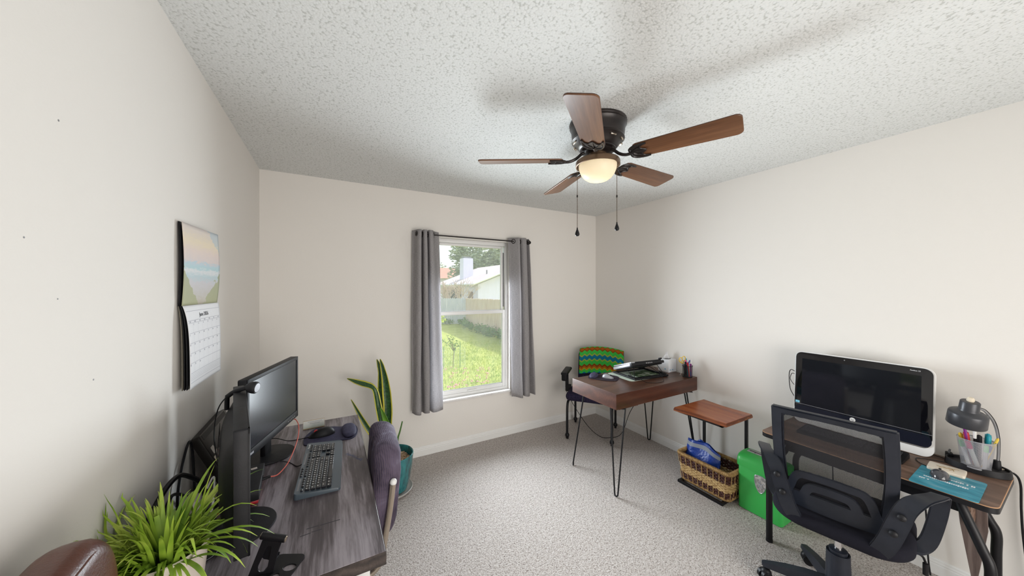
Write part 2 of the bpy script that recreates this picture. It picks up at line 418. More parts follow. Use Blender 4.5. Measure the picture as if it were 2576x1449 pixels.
    M['wtan'] = mat('tan_seagrass', (.52,.34,.14), .7, col2=(.30,.17,.06), vs=70, bs=160, bstr=.5)
    M['wpale'] = mat('pale_rush', (.66,.47,.22), .7, col2=(.36,.22,.09), vs=70, bs=160, bstr=.5)
    M['bagblue'] = mat('royal_blue_nylon', (.008,.040,.28), .35, col2=(.015,.07,.42), vs=9, bs=18, bstr=.5, bd=.02)
    M['baggrey'] = mat('grey_webbing', (.28,.31,.37), .6)
    # shredder badge
    M['badge'] = mat('pewter_badge', (.32,.32,.32), .35, .6, col2=(.7,.69,.68), vs=55, lo=.42, hi=.58)
    # outdoors
    t = NT('lawn'); n1 = t.noise(t.map(), 1.2, 5, .65); n2 = t.noise(t.map(), 22, 4, .7)
    t.set(t.ramp(t.math('ADD', t.math('MULTIPLY', n1, .5), t.math('MULTIPLY', n2, .5)), [(.30,(.22,.29,.06)),(.5,(.40,.45,.12)),(.7,(.56,.56,.24))]), 1, spec=.1); t.bump(n2, .7, .05); M['lawn'] = t.m
    M['blade_g'] = mat('grass_blades', (.32,.46,.07), .7, col2=(.60,.62,.18), vs=3)
    M['weed'] = mat('weed_leaf', (.07,.17,.045), .8, col2=(.14,.26,.06), vs=3)
    M['shrub'] = mat('yellow_green_leaf', (.45,.60,.05), .7, col2=(.6,.66,.1), vs=6)
    M['sapleaf'] = mat('citrus_leaf', (.10,.24,.03), .5, col2=(.24,.38,.06), vs=9)
    M['treeleaf'] = mat('tree_leaf', (.22,.28,.18), .8, col2=(.46,.50,.34), vs=1.1)
    M['treeleaf2'] = mat('dark_tree_leaf', (.055,.10,.05), .8, col2=(.14,.21,.09), vs=1.1)
    M['trunk'] = mat('bark', (.12,.09,.07), .9, col2=(.2,.16,.13), vs=9, st=(1,1,.2))
    M['twig'] = mat('bare_twig', (.58,.46,.38), .9, col2=(.42,.33,.27), vs=9)
    M['fgrey'] = mat('weathered_grey_fence', (.50,.51,.57), .9, col2=(.64,.64,.68), vs=4, st=(6,6,.4))
    M['fbrown'] = mat('brown_cedar_fence', (.54,.38,.29), .9, col2=(.72,.58,.49), vs=4, st=(6,6,.4))
    M['stucco'] = mat('white_stucco', (.78,.76,.93), .9)
    M['shingle'] = mat('pinkish_shingle', (.56,.47,.49), .95, col2=(.66,.57,.58), vs=6)
    M['redroof'] = mat('red_shingle', (.55,.26,.20), .95, col2=(.65,.35,.28), vs=6)
    M['darkgap'] = mat('porch_shade_dark', (.05,.05,.055), .9)  # flat dark colour standing for the shade inside the porch
    M['doorbr'] = mat('brown_door', (.25,.14,.12), .7)
    M['pinkfl'] = mat('pink_petals', (.75,.35,.42), .8)
    M['wire'] = mat('green_wire', (.05,.20,.08), .6)
    M['wiregrey'] = mat('galvanised_wire', (.55,.6,.55), .5, .4)
    M['window_out'] = mat('bluish_pane', (.35,.45,.55), .2)
mats()
# light levels
SKY_S, SUN_S, WIN_P, HALL_FILL_P, BULB_P, EXPO = .40, 5.5, 47, 50, .17, 0.0
# ------------------------------------------------------------------ room shell
YF = -1.05                                   # wall behind the camera
WX0, WX1, WZ0, WZ1 = .872, 1.658, .472, 2.032  # window opening
T_ = .15
b = MB(); b.ab(XL-T_, XR+T_, YF-T_-2.2, YB+T_, -.12, 0); struct('floor', b, M['carpet'], smooth=0)
b = MB(); b.ab(XL-T_, XR+T_, YF-T_-2.2, YB+T_, CH, CH+.12); struct('ceiling', b, M['ceil'], smooth=0)
b = MB(); b.ab(XL-T_, XL, YF-T_-2.2, YB+T_, 0, CH); struct('wall_left', b, M['wall'], smooth=0)
wl_ = COL.objects['wall_left']
for i, (px_, py_, r_) in enumerate(((147,303,.0022),(60,597,.0018),(145,752,.0016),(235,955,.0022),(1035,1108,.002))):
    q = at(px_, py_, 1); k_ = XL/q.x if px_ < 600 else YB/q.y; b = MB()
    if px_ < 600: b.cyl((XL-.002,q.y*k_,H+(q.z-H)*k_), (XL+.0004,q.y*k_,H+(q.z-H)*k_), r_, n=8)
    else: b.cyl((q.x*k_,YB+.002,H+(q.z-H)*k_), (q.x*k_,YB-.0004,H+(q.z-H)*k_), r_, n=8)
    bld('nail_hole', b, M['grey'], wl_, smooth=0)
b = MB(); b.ab(XR, XR+T_, YF-T_-2.2, YB+T_, 0, CH); struct('wall_right', b, M['wall'], smooth=0)
b = MB()
b.ab(XL, WX0, YB, YB+T_, 0, CH); b.ab(WX1, XR, YB, YB+T_, 0, CH)
b.ab(WX0, WX1, YB, YB+T_, 0, WZ0); b.ab(WX0, WX1, YB, YB+T_, WZ1, CH); struct('wall_back', b, M['wall'], smooth=0)
DX0, DX1, DZ = .15, 2.35, 2.12               # wide opening added behind the camera so the hall fill lamp shines in
b = MB(); b.ab(XL, DX0, YF-.12, YF, 0, CH); b.ab(DX1, XR, YF-.12, YF, 0, CH); b.ab(DX0, DX1, YF-.12, YF, DZ, CH)
struct('wall_front', b, M['wall'], smooth=0)
b = MB(); b.ab(XL-T_, XR+T_, YF-2.35, YF-2.2, 0, CH); struct('wall_hall', b, M['wall'], smooth=0)
def board(n, x0, x1, y0, y1, ax):
    b = MB()
    prof = [(0,0),(.013,0),(.013,.052),(.0105,.056),(.0105,.060),(.012,.063),(.009,.070),(.009,.078),(.005,.084),(0,.084)]
    if ax == 'X':   # along X, against back wall
        a = [b._v((x0, y0-p, z)) for p, z in prof]; c = [b._v((x1, y0-p, z)) for p, z in prof]
    else:
        s = -1 if x0 > 1 else 1
        a = [b._v((x0+s*p, y0, z)) for p, z in prof]; c = [b._v((x0+s*p, y1, z)) for p, z in prof]
    b.bridge(a, c); b.face(a); b.face(c[::-1]); struct(n, b, M['trim'], smooth=20)
board('baseboard_back', XL, XR, YB, YB, 'X')
board('baseboard_right', XR, XR, YF, YB-.013, 'Y')
board('baseboard_left', XL, XL, YF, YB-.013, 'Y')
# ------------------------------------------------------------------ window
yf0, yf1 = YB+.045, YB+.115
def rectframe(b, x0, x1, z0, z1, y0, y1, wl, wr, wb, wt, bev=.003):
    b.ab(x0, x0+wl, y0, y1, z0, z1, bev); b.ab(x1-wr, x1, y0, y1, z0, z1, bev)
    b.ab(x0+wl, x1-wr, y0, y1, z0, z0+wb, bev); b.ab(x0+wl, x1-wr, y0, y1, z1-wt, z1, bev)
b = MB(); rectframe(b, WX0, WX1, WZ0, WZ1, yf0, yf1, .028, .028, .03, .036)
win = struct('window_1', b, M['white'], smooth=30)
b = MB(); rectframe(b, WX0+.028, WX1-.040, 1.292, WZ1-.036, YB+.082, YB+.108, .022, .022, .026, .024); struct('upper_sash', b, M['white'], win, smooth=30)
b = MB(); rectframe(b, WX0+.028, WX1-.028, WZ0+.03, 1.318, YB+.052, YB+.080, .030, .032, .040, .036); sash = struct('lower_sash', b, M['white'], win, smooth=30)
b = MB(); b.ab(1.20, 1.30, YB+.040, YB+.054, WZ0+.042, WZ0+.050, .002); struct('lift_handle', b, M['white'], sash, smooth=30)
b = MB(); b.ab(WX1-.040, WX1-.029, YB+.083, YB+.10, 1.35, 1.93, .002)
struct('balance_track', b, M['grey'], win, smooth=30)
b = MB(); b.ab(WX0+.05, WX1-.062, YB+.092, YB+.097, 1.316, WZ1-.058); struct('pane', b, M['glass'], win, smooth=0)
b = MB(); b.ab(WX0+.056, WX1-.058, YB+.063, YB+.068, WZ0+.068, 1.284); struct('pane', b, M['glass'], win, smooth=0)
b = MB(); b.ab(WX0-.005, WX1+.005, YB-.022, YB+.05, WZ0-.018, WZ0+.004, .004); struct('window_sill', b, mat('sill_marble', (.80,.79,.78), .3, col2=(.68,.66,.65), vs=14), win, smooth=30)
# ------------------------------------------------------------------ curtain rod and curtains
RY, RZ = YB-.085, 2.036
t = thing('curtain_rod', 'thin dark metal curtain rod with knob ends above the window', 'curtain rod', (1.26, RY, RZ))
b = MB(); b.cyl((.70,RY,RZ), (1.82,RY,RZ), .0065); bld('rod', b, M['bronze'], t, world=True)
for x, s in ((.66,-1),(1.858,1)):
    b = MB(); b.lathe([(0,0),(.014,.002),(.017,.008),(.009,.016),(.008,.024),(.013,.030),(.013,.040),(.007,.044),(.007,.06)], (0,0,0), 20, TR(x+s*.008,RY,RZ) @ MX.Rotation(-s*pi/2,4,'Y')); bld('finial', b, M['bronze'], t, world=True)
for x in (.745, 1.80):
    b = MB(); b.cyl((x,RY,RZ-.004), (x,YB+.001,RZ-.004), .005); b.cyl((x,YB-.006,RZ-.004), (x,YB,RZ-.004), .016); bld('bracket', b, M['bronze'], t, world=True)
def spl(P, u):
    n = len(P)-1; q = min(u*n, n-1e-6); i = int(q); t_ = q-i
    p0, p1, p2, p3 = P[max(i-1,0)], P[i], P[i+1], P[min(i+2,n)]
    return [.5*(2*b_+(c_-a_)*t_+(2*a_-5*b_+4*c_-d_)*t_*t_+(3*b_-a_-3*c_+d_)*t_**3) for a_, b_, c_, d_ in zip(p0,p1,p2,p3)]
def curtain(label, top, bot, z0):
    """top and bot: plan outlines (x, offset from the rod) from the left to the right edge"""
    o = thing('curtain', label, 'curtain', (sum(p[0] for p in top)/len(top), RY, z0), 0, 'grey curtain panels at the window')
    def f(u, v):
        a, c = spl(top, u), spl(bot, u); e = v**.75
        return V((a[0]*(1-e)+c[0]*e+.004*sin(9*v+u*14)*v, RY+a[1]*(1-e)+c[1]*e+.004*sin(7*v+11*u)*v, 2.072-(2.072-z0)*v+.005*sin(u*17)*v))
    b = MB(); b.grid(f, 200, 40); c = bld('cloth', b, M['curtain'], o, world=True, smooth=80, solid=.003)
    last = None
    for q in range(401):
        u = q/400; p = f(u, .018); sg = p.y > RY
        if last is not None and sg != last and .03 < u < .985:
            tn = (f(min(1,u+.008),.018)-f(u-.008,.018)); tn.z = 0; nrm = V((-tn.y, tn.x, 0)).normalized()
            fr = frame(nrm); g = MB(); pts = [V((p.x,RY,RZ))+fr @ V((.021*cos(2*pi*i/20), .021*sin(2*pi*i/20), 0)) for i in range(20)]
            g.tube(pts, .0045, 8, closed=True); bld('grommet', g, M['bronze'], o, world=True)
        last = sg
    return o
A_ = [(.640,.062),(.655,.045),(.672,-.020),(.688,-.040),(.702,-.030),(.708,.030),(.716,.030),(.722,-.030),(.738,-.042),(.750,-.030),(.755,.030),(.764,.030),(.770,-.032),(.788,-.042),(.804,-.028),(.822,.010),(.850,.040),(.880,.050)]
B_ = [(.632,.030),(.640,.020),(.654,-.030),(.676,-.046),(.698,-.034),(.708,.028),(.720,.034),(.728,-.026),(.752,-.046),(.776,-.034),(.786,.024),(.798,.030),(.808,-.030),(.832,-.046),(.856,-.040),(.876,-.024),(.894,-.006),(.912,.010)]
curtain('long grey linen curtain on the left of the window, hanging below the sill', A_, B_, .425)
A_ = [(1.612,.045),(1.632,.028),(1.655,.000),(1.678,-.030),(1.694,-.044),(1.708,-.036),(1.716,.028),(1.726,.034),(1.734,-.022),(1.752,-.044),(1.776,-.044),(1.794,-.028),(1.806,.020),(1.822,.034),(1.838,-.010),(1.850,.020),(1.862,.060)]
B_ = [(1.652,.030),(1.668,.015),(1.690,-.010),(1.712,-.034),(1.730,-.046),(1.746,-.036),(1.756,.026),(1.768,.032),(1.778,-.026),(1.800,-.046),(1.826,-.042),(1.846,-.024),(1.858,.024),(1.872,.030),(1.890,-.030),(1.906,-.030),(1.922,.010)]
curtain('grey linen curtain on the right of the window with a bright flat inner edge', A_, B_, .412)
# ------------------------------------------------------------------ wall outlet
t = thing('wall_outlet', 'white wall outlet low on the wall behind the blanket chair', 'outlet', (2.40,YB,.425))
b = MB(); b.box((0,-.003,0), (.074,.006,.12), None, .002); bld('cover_plate', b, M['white'], t)
for z in (-.028,.028):
    b = MB(); b.prism(rrect(.034,.030,.010), 0, .004, TR(0,-.005,z,rx=pi/2)); s_ = bld('socket', b, M['trim'], t)
    b = MB()
    for x in (-.006,.006): b.box((x,-.0092,z+.003), (.002,.001,.008))
    b.cyl((0,-.0088,z-.008), (0,-.0097,z-.008), .0025, n=10); bld('slots', b, M['ink'], s_)
# ------------------------------------------------------------------ ceiling fan
FC = V((1.26,1.3225,0)); BZ = 2.24
t = thing('ceiling_fan', 'bronze ceiling fan with five brown blades and a lit bowl', 'ceiling fan', (FC.x,FC.y,CH))
def fl(prof, n=40): 
    b = MB(); b.lathe([(r, z-CH) for r, z in prof], (0,0,0), n); return b
h = bld('motor_housing', fl([(0,2.44),(.150,2.44),(.152,2.432),(.147,2.426),(.150,2.418),(.145,2.41),(.141,2.395),(.139,2.37),(.136,2.355),(.139,2.350),(.139,2.343),(.132,2.338),(.118,2.325),(.108,2.312),(.100,2.303),(.094,2.300),(.094,2.292),(.07,2.288),(0,2.288)]), M['bronze'], t)
for i in range(10):
    a = 2*pi*i/10+.2; b = MB()
    b.box((.126*cos(a),.126*sin(a),2.331-CH), (.008,.034,.016), MX.Rotation(a,3,'Z') @ MX.Rotation(rad(-45),3,'Y'), .003); bld('vent_slot', b, M['nickel'], h)
bld('rotor_hub', fl([(0,2.295),(.078,2.295),(.080,2.283),(.070,2.276),(.052,2.274),(0,2.274)]), M['bronze'], t)
bld('switch_housing', fl([(0,2.276),(.046,2.276),(.046,2.258),(.05,2.25),(0,2.25)]), M['bronzepan'], t)
bld('light_pan', fl([(0,2.255),(.05,2.254),(.085,2.247),(.112,2.236),(.117,2.228),(.117,2.208),(.113,2.206),(.108,2.214),(0,2.216)]), M['bronzepan'], t)
bld('glass_bowl', fl([(0,2.214),(.100,2.214),(.100,2.205),(.097,2.188),(.088,2.165),(.074,2.147),(.055,2.134),(.030,2.127),(0,2.125)]), M['bowl'], t)
for k in range(5):
    a = rad(4.95+72*k)
    R = MX.Rotation(a,4,'Z'); P = MX.Translation((.30,0,BZ-CH)) @ MX.Rotation(rad(-13),4,'X') @ MX.Translation((-.30,0,0))
    # blade outline, length axis x
    o = []
    x0, x1, w0, w1 = .185, .648, .056, .068
    for i in range(7):
        q = pi/2+pi/2*i/6*2
        o.append((x0+.030+.030*cos(q), w0*sin(q)))
    for (cx, sy) in ((x1-.030,-1),):
        for i in range(6): q = rad(-90+90*i/5); o.append((cx+.026*cos(q), -(w1-.026)+.026*sin(q)))
        for i in range(6): q = rad(90*i/5); o.append((cx+.026*cos(q), (w1-.026)+.026*sin(q)))
    b = MB(); b.prism(o, -.003, .003, P, .0012, 1)
    bl = bld('blade', b, [M['blade']], t, smooth=30); bl.rotation_euler = (0,0,a)
    b = MB(); b.prism([(x*1.0, y*.995) for x, y in o], .0031, .0042, P); bld('blade_top', b, M['bladetop'], bl, smooth=30)
    # blade iron: curved arm and a lobed bracket under the blade root
    b = MB(); b.M = R
    zz = BZ-CH
    b.tube(smooth_path([(.062,0,2.284-CH),(.085,0,2.276-CH),(.115,.004,2.25-CH),(.150,.003,zz-.006),(.19,0,zz-.007)], 6), .008, 8)
    b.M = R @ P
    z0 = -.0065
    def loop(pts, r=.0038): b.tube(smooth_path([(x,y,z0) for x,y in pts], 6), r, 6)
    loop([(.175,0),(.178,.030),(.20,.047),(.235,.053),(.262,.050)], .005)
    loop([(.175,0),(.178,-.030),(.20,-.047),(.235,-.053),(.262,-.050)], .005)
    loop([(.262,.050),(.235,.040),(.228,.022),(.245,.008),(.252,0),(.245,-.008),(.228,-.022),(.235,-.040),(.262,-.050)])
    loop([(.182,0),(.200,.020),(.222,.030)]); loop([(.182,0),(.200,-.020),(.222,-.030)]); loop([(.18,0),(.25,0)])
    b.prism([(.178,.0),(.182,.026),(.20,.042),(.225,.044),(.228,.022),(.245,.006),(.245,-.006),(.228,-.022),(.225,-.044),(.20,-.042),(.182,-.026)], -.0055, -.0032)
    bld('blade_iron', b, M['bronze'], t)
for (x, y, z0, z1, zc) in ((1.172,1.386,2.212,1.868,2.05),(1.361,1.282,2.215,1.898,2.05)):
    b = MB(); n = int((z0-z1)/.0062)
    for i in range(n): b.ell((x-FC.x, y-FC.y, z0-(z0-z1)*i/n-CH), .0024, 6, 4)
    b.cyl((x-FC.x,y-FC.y,z0-CH),(x-FC.x,y-FC.y,z1-CH), .0007, n=5)
    c = bld('pull_chain', b, M['chain'], t)
    b = MB(); b.cyl((x-FC.x,y-FC.y,zc-CH-.006),(x-FC.x,y-FC.y,zc-CH+.006), .004, n=10); bld('connector', b, M['bronze'], c)
    b = MB(); b.lathe([(0,-.036),(.007,-.035),(.0115,-.030),(.0125,-.024),(.010,-.015),(.006,-.004),(.0035,.003),(.0035,.010),(0,.010)], (x-FC.x,y-FC.y,z1-CH), 16); bld('pull_knob', b, M['black'], c)
# ------------------------------------------------------------------ wall calendar (left wall)
t = thing('wall_calendar', 'open wall calendar with a beach picture above a month grid, on the left wall', 'calendar', (XL,1.70,1.49))
cy0, cy1 = 1.555, 1.875
M['calback'] = mat('taupe_card', (.20,.18,.145), .8)
zt, zm, zb = 1.783, 1.487, 1.190
def page(u, v, off=0.0, curl=1.0, up=True):
    y = cy0+(cy1-cy0)*u
    x = XL+.004+off + .022*curl*u**1.5
    if up:
        z = zt-(zt-zm)*(1-v); x += .006*curl*sin(pi*v)
        y -= .012*curl*u*(1-v)**6
    else:
        w = 1-v
        x += .020*curl*(1-math.exp(-5*w))*(.35+.65*(1-u)); z = zm-(zm-zb)*w; y -= .0*u
    return V((x, y, z))
for i, (off, m_) in enumerate(((.0005,M['grey']),(.004,M['black']),(.008,M['charcoal']))):
    b = MB(); b.grid(lambda u, v: page(u*(.985 if i else 1), v, off*.8, .5+.16*i, False), 14, 24); bld('back_page', b, [M['calback'],M['black'],M['charcoal']][i], t, world=True, smooth=80, solid=.0012)
    b = MB(); b.grid(lambda u, v: page(u*(.99), v, off*.4, .6, True), 14, 14); bld('back_page', b, [M['duskgrey'],M['black'],M['charcoal']][i], t, world=True, smooth=80, solid=.0008)
b = MB(); b.grid(lambda u, v: page(u, v, .010, 1, True), 20, 20); bld('picture_page', b, M['seascape'], t, world=True, smooth=80, solid=.0008)
b = MB(); b.grid(lambda u, v: page(u, v, .012, 1, False), 20, 36); gp = bld('month_page', b, M['paper'], t, world=True, smooth=80, solid=.0008)
def pg(u, w): return page(u, 1-w, .0130, 1, False)
b = MB()
def rule(u0, w0, u1, w1, th=.0006):
    n = 12
    for i in range(n):
        a, c = pg(u0+(u1-u0)*i/n, w0+(w1-w0)*i/n), pg(u0+(u1-u0)*(i+1)/n, w0+(w1-w0)*(i+1)/n)
        dz = V((0,0,th)) if abs(u1-u0) > abs(w1-w0) else V((0,th,0))
        b.poly([a-dz, c-dz, c+dz, a+dz])
for w in (.07,.185,.215,.335,.455,.575,.695,.815,.93): rule(.02,w,.98,w)
for w in (.835,.855,.875,.895): rule(.02,w,.98,w,.0003)
for i in range(1,7): rule(i/7,.215,i/7,.815,.0003)
bld('month_grid', b, M['line'], gp, world=True, smooth=0, fix=False)
def text3(s, size, P, mt, name, parent, world=True, ext=.0002, align='CENTER', font=None):
    """lettering laid out in the frame P (4x4): x right, y up, z out"""
    cu = bpy.data.curves.new(name, 'FONT'); cu.body = s; cu.size = size; cu.extrude = ext; cu.align_x = align; cu.align_y = 'CENTER'
    cu.resolution_u = 2
    ob = bpy.data.objects.new('tmp_text', cu); COL.objects.link(ob); bpy.context.view_layer.update()
    me = bpy.data.meshes.new_from_object(ob.evaluated_get(bpy.context.evaluated_depsgraph_get()))
    bpy.data.objects.remove(ob); bpy.data.curves.remove(cu)
    b = MB(); b.bm.from_mesh(me); bpy.data.meshes.remove(me)
    bmesh.ops.transform(b.bm, matrix=P, verts=b.bm.verts)
    return bld(name, b, mt, parent, world=world, smooth=0)
def surf_frame(p, pu, pv):
    x = pu.normalized(); z = x.cross(pv).normalized(); y = z.cross(x)
    m = MX((x,y,z)).transposed().to_4x4(); m.translation = p; return m
def pframe(u, w):
    return surf_frame(pg(u,w)+V((.0004,0,0)), pg(u+.01,w)-pg(u-.01,w), pg(u,w-.01)-pg(u,w+.01))
text3('June 2026', .021, pframe(.50,.128), M['ink'], 'month_title', gp)
for i, d in enumerate('SUN MON TUE WED THU FRI SAT'.split()): text3(d, .006, pframe((i+.5)/7,.20), M['line'], 'weekday', gp)
dn = 1
for r in range(5):
    for c_ in range(7):
        if dn > 30 or (r == 0 and c_ == 0): continue
        text3(str(dn), .0085, pframe((c_+.15)/7,.235+.12*r), M['line'], 'date', gp); dn += 1
b = MB(); b.cyl((XL,1.715,zt-.022),(XL+.022,1.715,zt-.022), .003, n=10); bld('nail', b, M['grey'], t, world=True)
# ------------------------------------------------------------------ left desk
DZT = .75
t = thing('desk', 'dark weathered-wood desk along the left wall with two monitors on it', 'desk', (-.16,1.669,0))
b = MB(); b.ab(-.462,.145,1.056,2.282,DZT-.040,DZT,.0015,1); dk = bld('desktop', b, M['desk'], t, world=True, smooth=0)
b = MB()
b.ab(-.462,.1465,1.0545,1.0562,DZT-.040,DZT-.001); b.ab(.1448,.1465,1.056,2.282,DZT-.040,DZT-.001); bld('edge_band', b, M['deskedge'], dk, world=True, smooth=0)
b = MB()
for x, y, l, a in ((.016,1.277,.060,-.02),(-.035,1.279,.035,.02),(-.022,1.255,.030,0),(-.054,1.251,.03,.1)):
    b.box((x-.02,y,DZT+.0002), (l,.0035,.0004), MX.Rotation(a,3,'Z'))
bld('ink_marks', b, M['ink'], dk, world=True, smooth=0)
b = MB()
for i in range(46):
    u = i/45; b.box((.065+.06*u+random.uniform(-.006,.006), 1.77-.10*u+random.uniform(-.008,.008), DZT+.0003), (random.uniform(.004,.012),.0022,.0004), MX.Rotation(random.uniform(-1.2,.2),3,'Z'))
bld('worn_scratch', b, mat('worn_scratch_paint', (.12,.14,.25), .5), dk, world=True, smooth=0)
for x in (-.42,.085):
    for y in (1.12,2.22):
        b = MB(); b.ab(x-.02,x+.02,y-.02,y+.02,0,DZT-.040,.002); bld('leg', b, M['whitemt'], t, world=True)
# ------------------------------------------------------------------ monitors
def monitor(label, c, ang, w, h, zb_, base, ba=0):
    t = thing('monitor', label, 'monitor', (c[0],c[1],DZT), ang, 'pair of black monitors on the left desk')
    z = zb_-DZT
    fr = MX((V((0,1,0)),V((0,0,1)),V((1,0,0)))).transposed().to_4x4()   # plane (y,z) extruded along x
    b = MB(); b.prism(rrect(w,h,.006,3,0,z+h/2), -.032, 0, fr, .002, 2); cs = bld('casing', b, M['charcoal'], t)
    b = MB()
    b.grid(lambda u, v: V((-.031-.036*(1-abs(2*u-1)**4)**.6*(1-abs(2*v-1)**4)**.6, (u-.5)*w*.88, z+h*.06+v*h*.80)), 20, 14)
    bk = bld('back_bulge', b, M['charcoal'], t, smooth=60)
    b = MB()
    for i in range(26): b.box((-.0672, (i-12.5)*w*.018, z+h*.70), (.0012,.003,h*.10))
    bld('vent', b, M['duskgrey'], bk)
    b = MB(); b.ab(-.0005,.0008,-w/2+.016,w/2-.016,z+.036,z+h-.018); bld('screen', b, M['screen'], t, smooth=0)
    b = MB(); rb = .004
    for (y0,y1,z0,z1) in ((-w/2,-w/2+.0155,z,z+h),(w/2-.0155,w/2,z,z+h),(-w/2,w/2,z+h-.0175,z+h),(-w/2,w/2,z,z+.0355)): b.ab(-.002,rb,y0+.0005,y1-.0005,z0+.0005,z1-.0005,.0015)
    bz = bld('bezel', b, M['charcoal'], t)
    b = MB()
    for i in range(5): b.ab(rb,rb+.0008,w/2-.05-.018*i,w/2-.043-.018*i,z+.012,z+.016)
    b.ab(rb,rb+.0005,-w/2+.02,-w/2+.045,z+.012,z+.021); bld('buttons', b, M['silver'], bz)
    dx, dy = base[0]-c[0], base[1]-c[1]
    lx, ly = dx*cos(ang)+dy*sin(ang), -dx*sin(ang)+dy*cos(ang)
    b = MB(); b.lathe([(0,0),(.104,0),(.106,.003),(.104,.007),(.02,.012),(0,.012)], (lx,ly,0), 48); bld('stand_base', b, M['charcoal'], t)
    b = MB(); b.box((lx-.012,ly,(z+.12)/2+.008), (.022,.06,z+.12), None, .004); b.box((-.052,ly*.6,z+h*.42), (.03,.10,.10), None, .006); bld('stand_neck', b, M['black'], t)
    return t
monitor('black monitor farther along the left desk, grey screen facing the room', (-.2345,1.927), rad(-16.6), .486, .330, .843, (-.262,1.928))
monitor('nearer black monitor on the left desk, seen edge-on from behind', (-.25,1.383), rad(11.55), .524, .350, .818, (-.272,1.388))
# webcam on the nearer monitor
t = thing('webcam', 'small black webcam clipped on top of the nearer monitor', 'webcam', (-.296,1.535,1.168))
b = MB(); b.tube([(-.335,1.552,1.105),(-.334,1.551,1.148),(-.328,1.549,1.158)], .0075, 10); bld('clip_leg', b, M['black'], t, world=True)
b = MB(); b.tube(smooth_path([(-.334,1.551,1.152),(-.31,1.542,1.170),(-.272,1.524,1.184)],5), .0082, 12); bld('arm', b, M['charcoal'], t, world=True)
b = MB(); d_ = V((.9,-.35,-.12)).normalized(); p0 = V((-.272,1.524,1.186)); fr = frame(d_).to_4x4(); fr.translation = p0
b.lathe([(0,0),(.012,.0),(.019,.010),(.0215,.022),(.0215,.031),(.019,.034),(0,.034)], (0,0,0), 28, fr); hd = bld('head', b, M['charcoal'], t, world=True)
b = MB(); b.lathe([(0,.0345),(.016,.0345),(.016,.0355),(0,.0355)], (0,0,0), 24, fr); bld('lens_ring', b, M['silver'], hd, world=True)
b = MB(); b.tube(smooth_path([(-.30,1.537,1.176),(-.345,1.556,1.14),(-.375,1.60,1.08),(-.382,1.60,1.00),(-.362,1.545,.945),(-.345,1.52,.90)],8), .002, 6); bld('cable', b, M['black'], t, world=True)
# laptop propped on its edge behind the monitors
t = thing('laptop', 'black laptop standing on edge against the left wall, stickers on its underside', 'laptop', (-.40,1.84,DZT))
ex = V((0,1,0)); ez = V((-.105,0,.232)).normalized(); ey = ez.cross(ex)     # ex along wall, ez up the lid, ey out of the bottom face
Pm = MX((ex, ez, ex.cross(ez))).transposed().to_4x4(); Pm.translation = V((-.342,1.843,DZT+.005))
b = MB(); b.prism(rrect(.345,.248,.014,5,0,.124), -.030, 0, Pm, .003, 2); bs_ = bld('base', b, M['laptop'], t, world=True)
if (Pm.to_3x3() @ V((0,0,1))).x < 0: print('laptop normal flipped')
def onb(x, y, w, h, m_, n, ang=0, th=.0006):
    b = MB(); b.prism(rrect(w,h,.002,2), .0002, th, Pm @ TR(x,y,0,ang)); return bld(n, b, m_, bs_, world=True, smooth=0)
onb(-.128,.168,.030,.028,M['sticker'],'sticker'); onb(-.150,.132,.02,.03,M['cream'],'sticker'); onb(-.105,.138,.040,.040,M['stkred'],'sticker')
onb(.03,.152,.040,.040,M['sticker'],'sticker')
for i in range(4): onb(-.085+.036*i,.072-.004*i,.026,.060,M['duskgrey'],'vent')
onb(0,.232,.30,.020,M['charcoal'],'rubber_strip')
b = MB(); b.ell((-.152,.04,.0005),(.0018,.0018,.001),8,5); b.bm.transform(Pm); bld('power_light', b, mat('lime_led', (.5,.8,.05), .4), bs_, world=True)
# black mini computer between the monitors
t = thing('mini_computer', 'black box with a small white sticker on the desk between the monitors', 'computer', (-.305,1.625,DZT), rad(4))
b = MB(); b.box((0,0,.032), (.125,.225,.040), None, .004); cs = bld('case', b, M['charcoal'], t)
b = MB(); b.box((0,0,.006), (.118,.218,.012), None, .002); bld('underside', b, M['red'], t)
b = MB(); b.box((.030,.075,.0523), (.02,.014,.0006), MX.Rotation(.2,3,'Z')); bld('label_sticker', b, M['sticker'], cs)
b = MB(); b.box((.0635,.02,.034),(.002,.014,.006)); bld('usb_port', b, M['black'], cs)
# coral charging cable
t = thing('charging_cable', 'coral pink charging cable hanging off the far monitor to the box', 'cable', (-.19,1.80,DZT))
pts = smooth_path([(-.222,1.655,DZT+.026),(-.20,1.685,DZT+.012),(-.178,1.745,DZT+.012),(-.165,1.80,DZT+.02),(-.152,1.87,DZT+.04),(-.145,1.95,DZT+.062),(-.150,2.03,DZT+.085),(-.165,2.08,DZT+.098),(-.175,2.09,DZT+.10)],8)
b = MB(); b.tube(pts, .0022, 8); bld('cord', b, M['coral'], t, world=True)
b = MB(); b.box((-.232,1.643,DZT+.030),(.030,.012,.008),MX.Rotation(.45,3,'Z'),.002); bld('plug', b, M['black'], t, world=True)
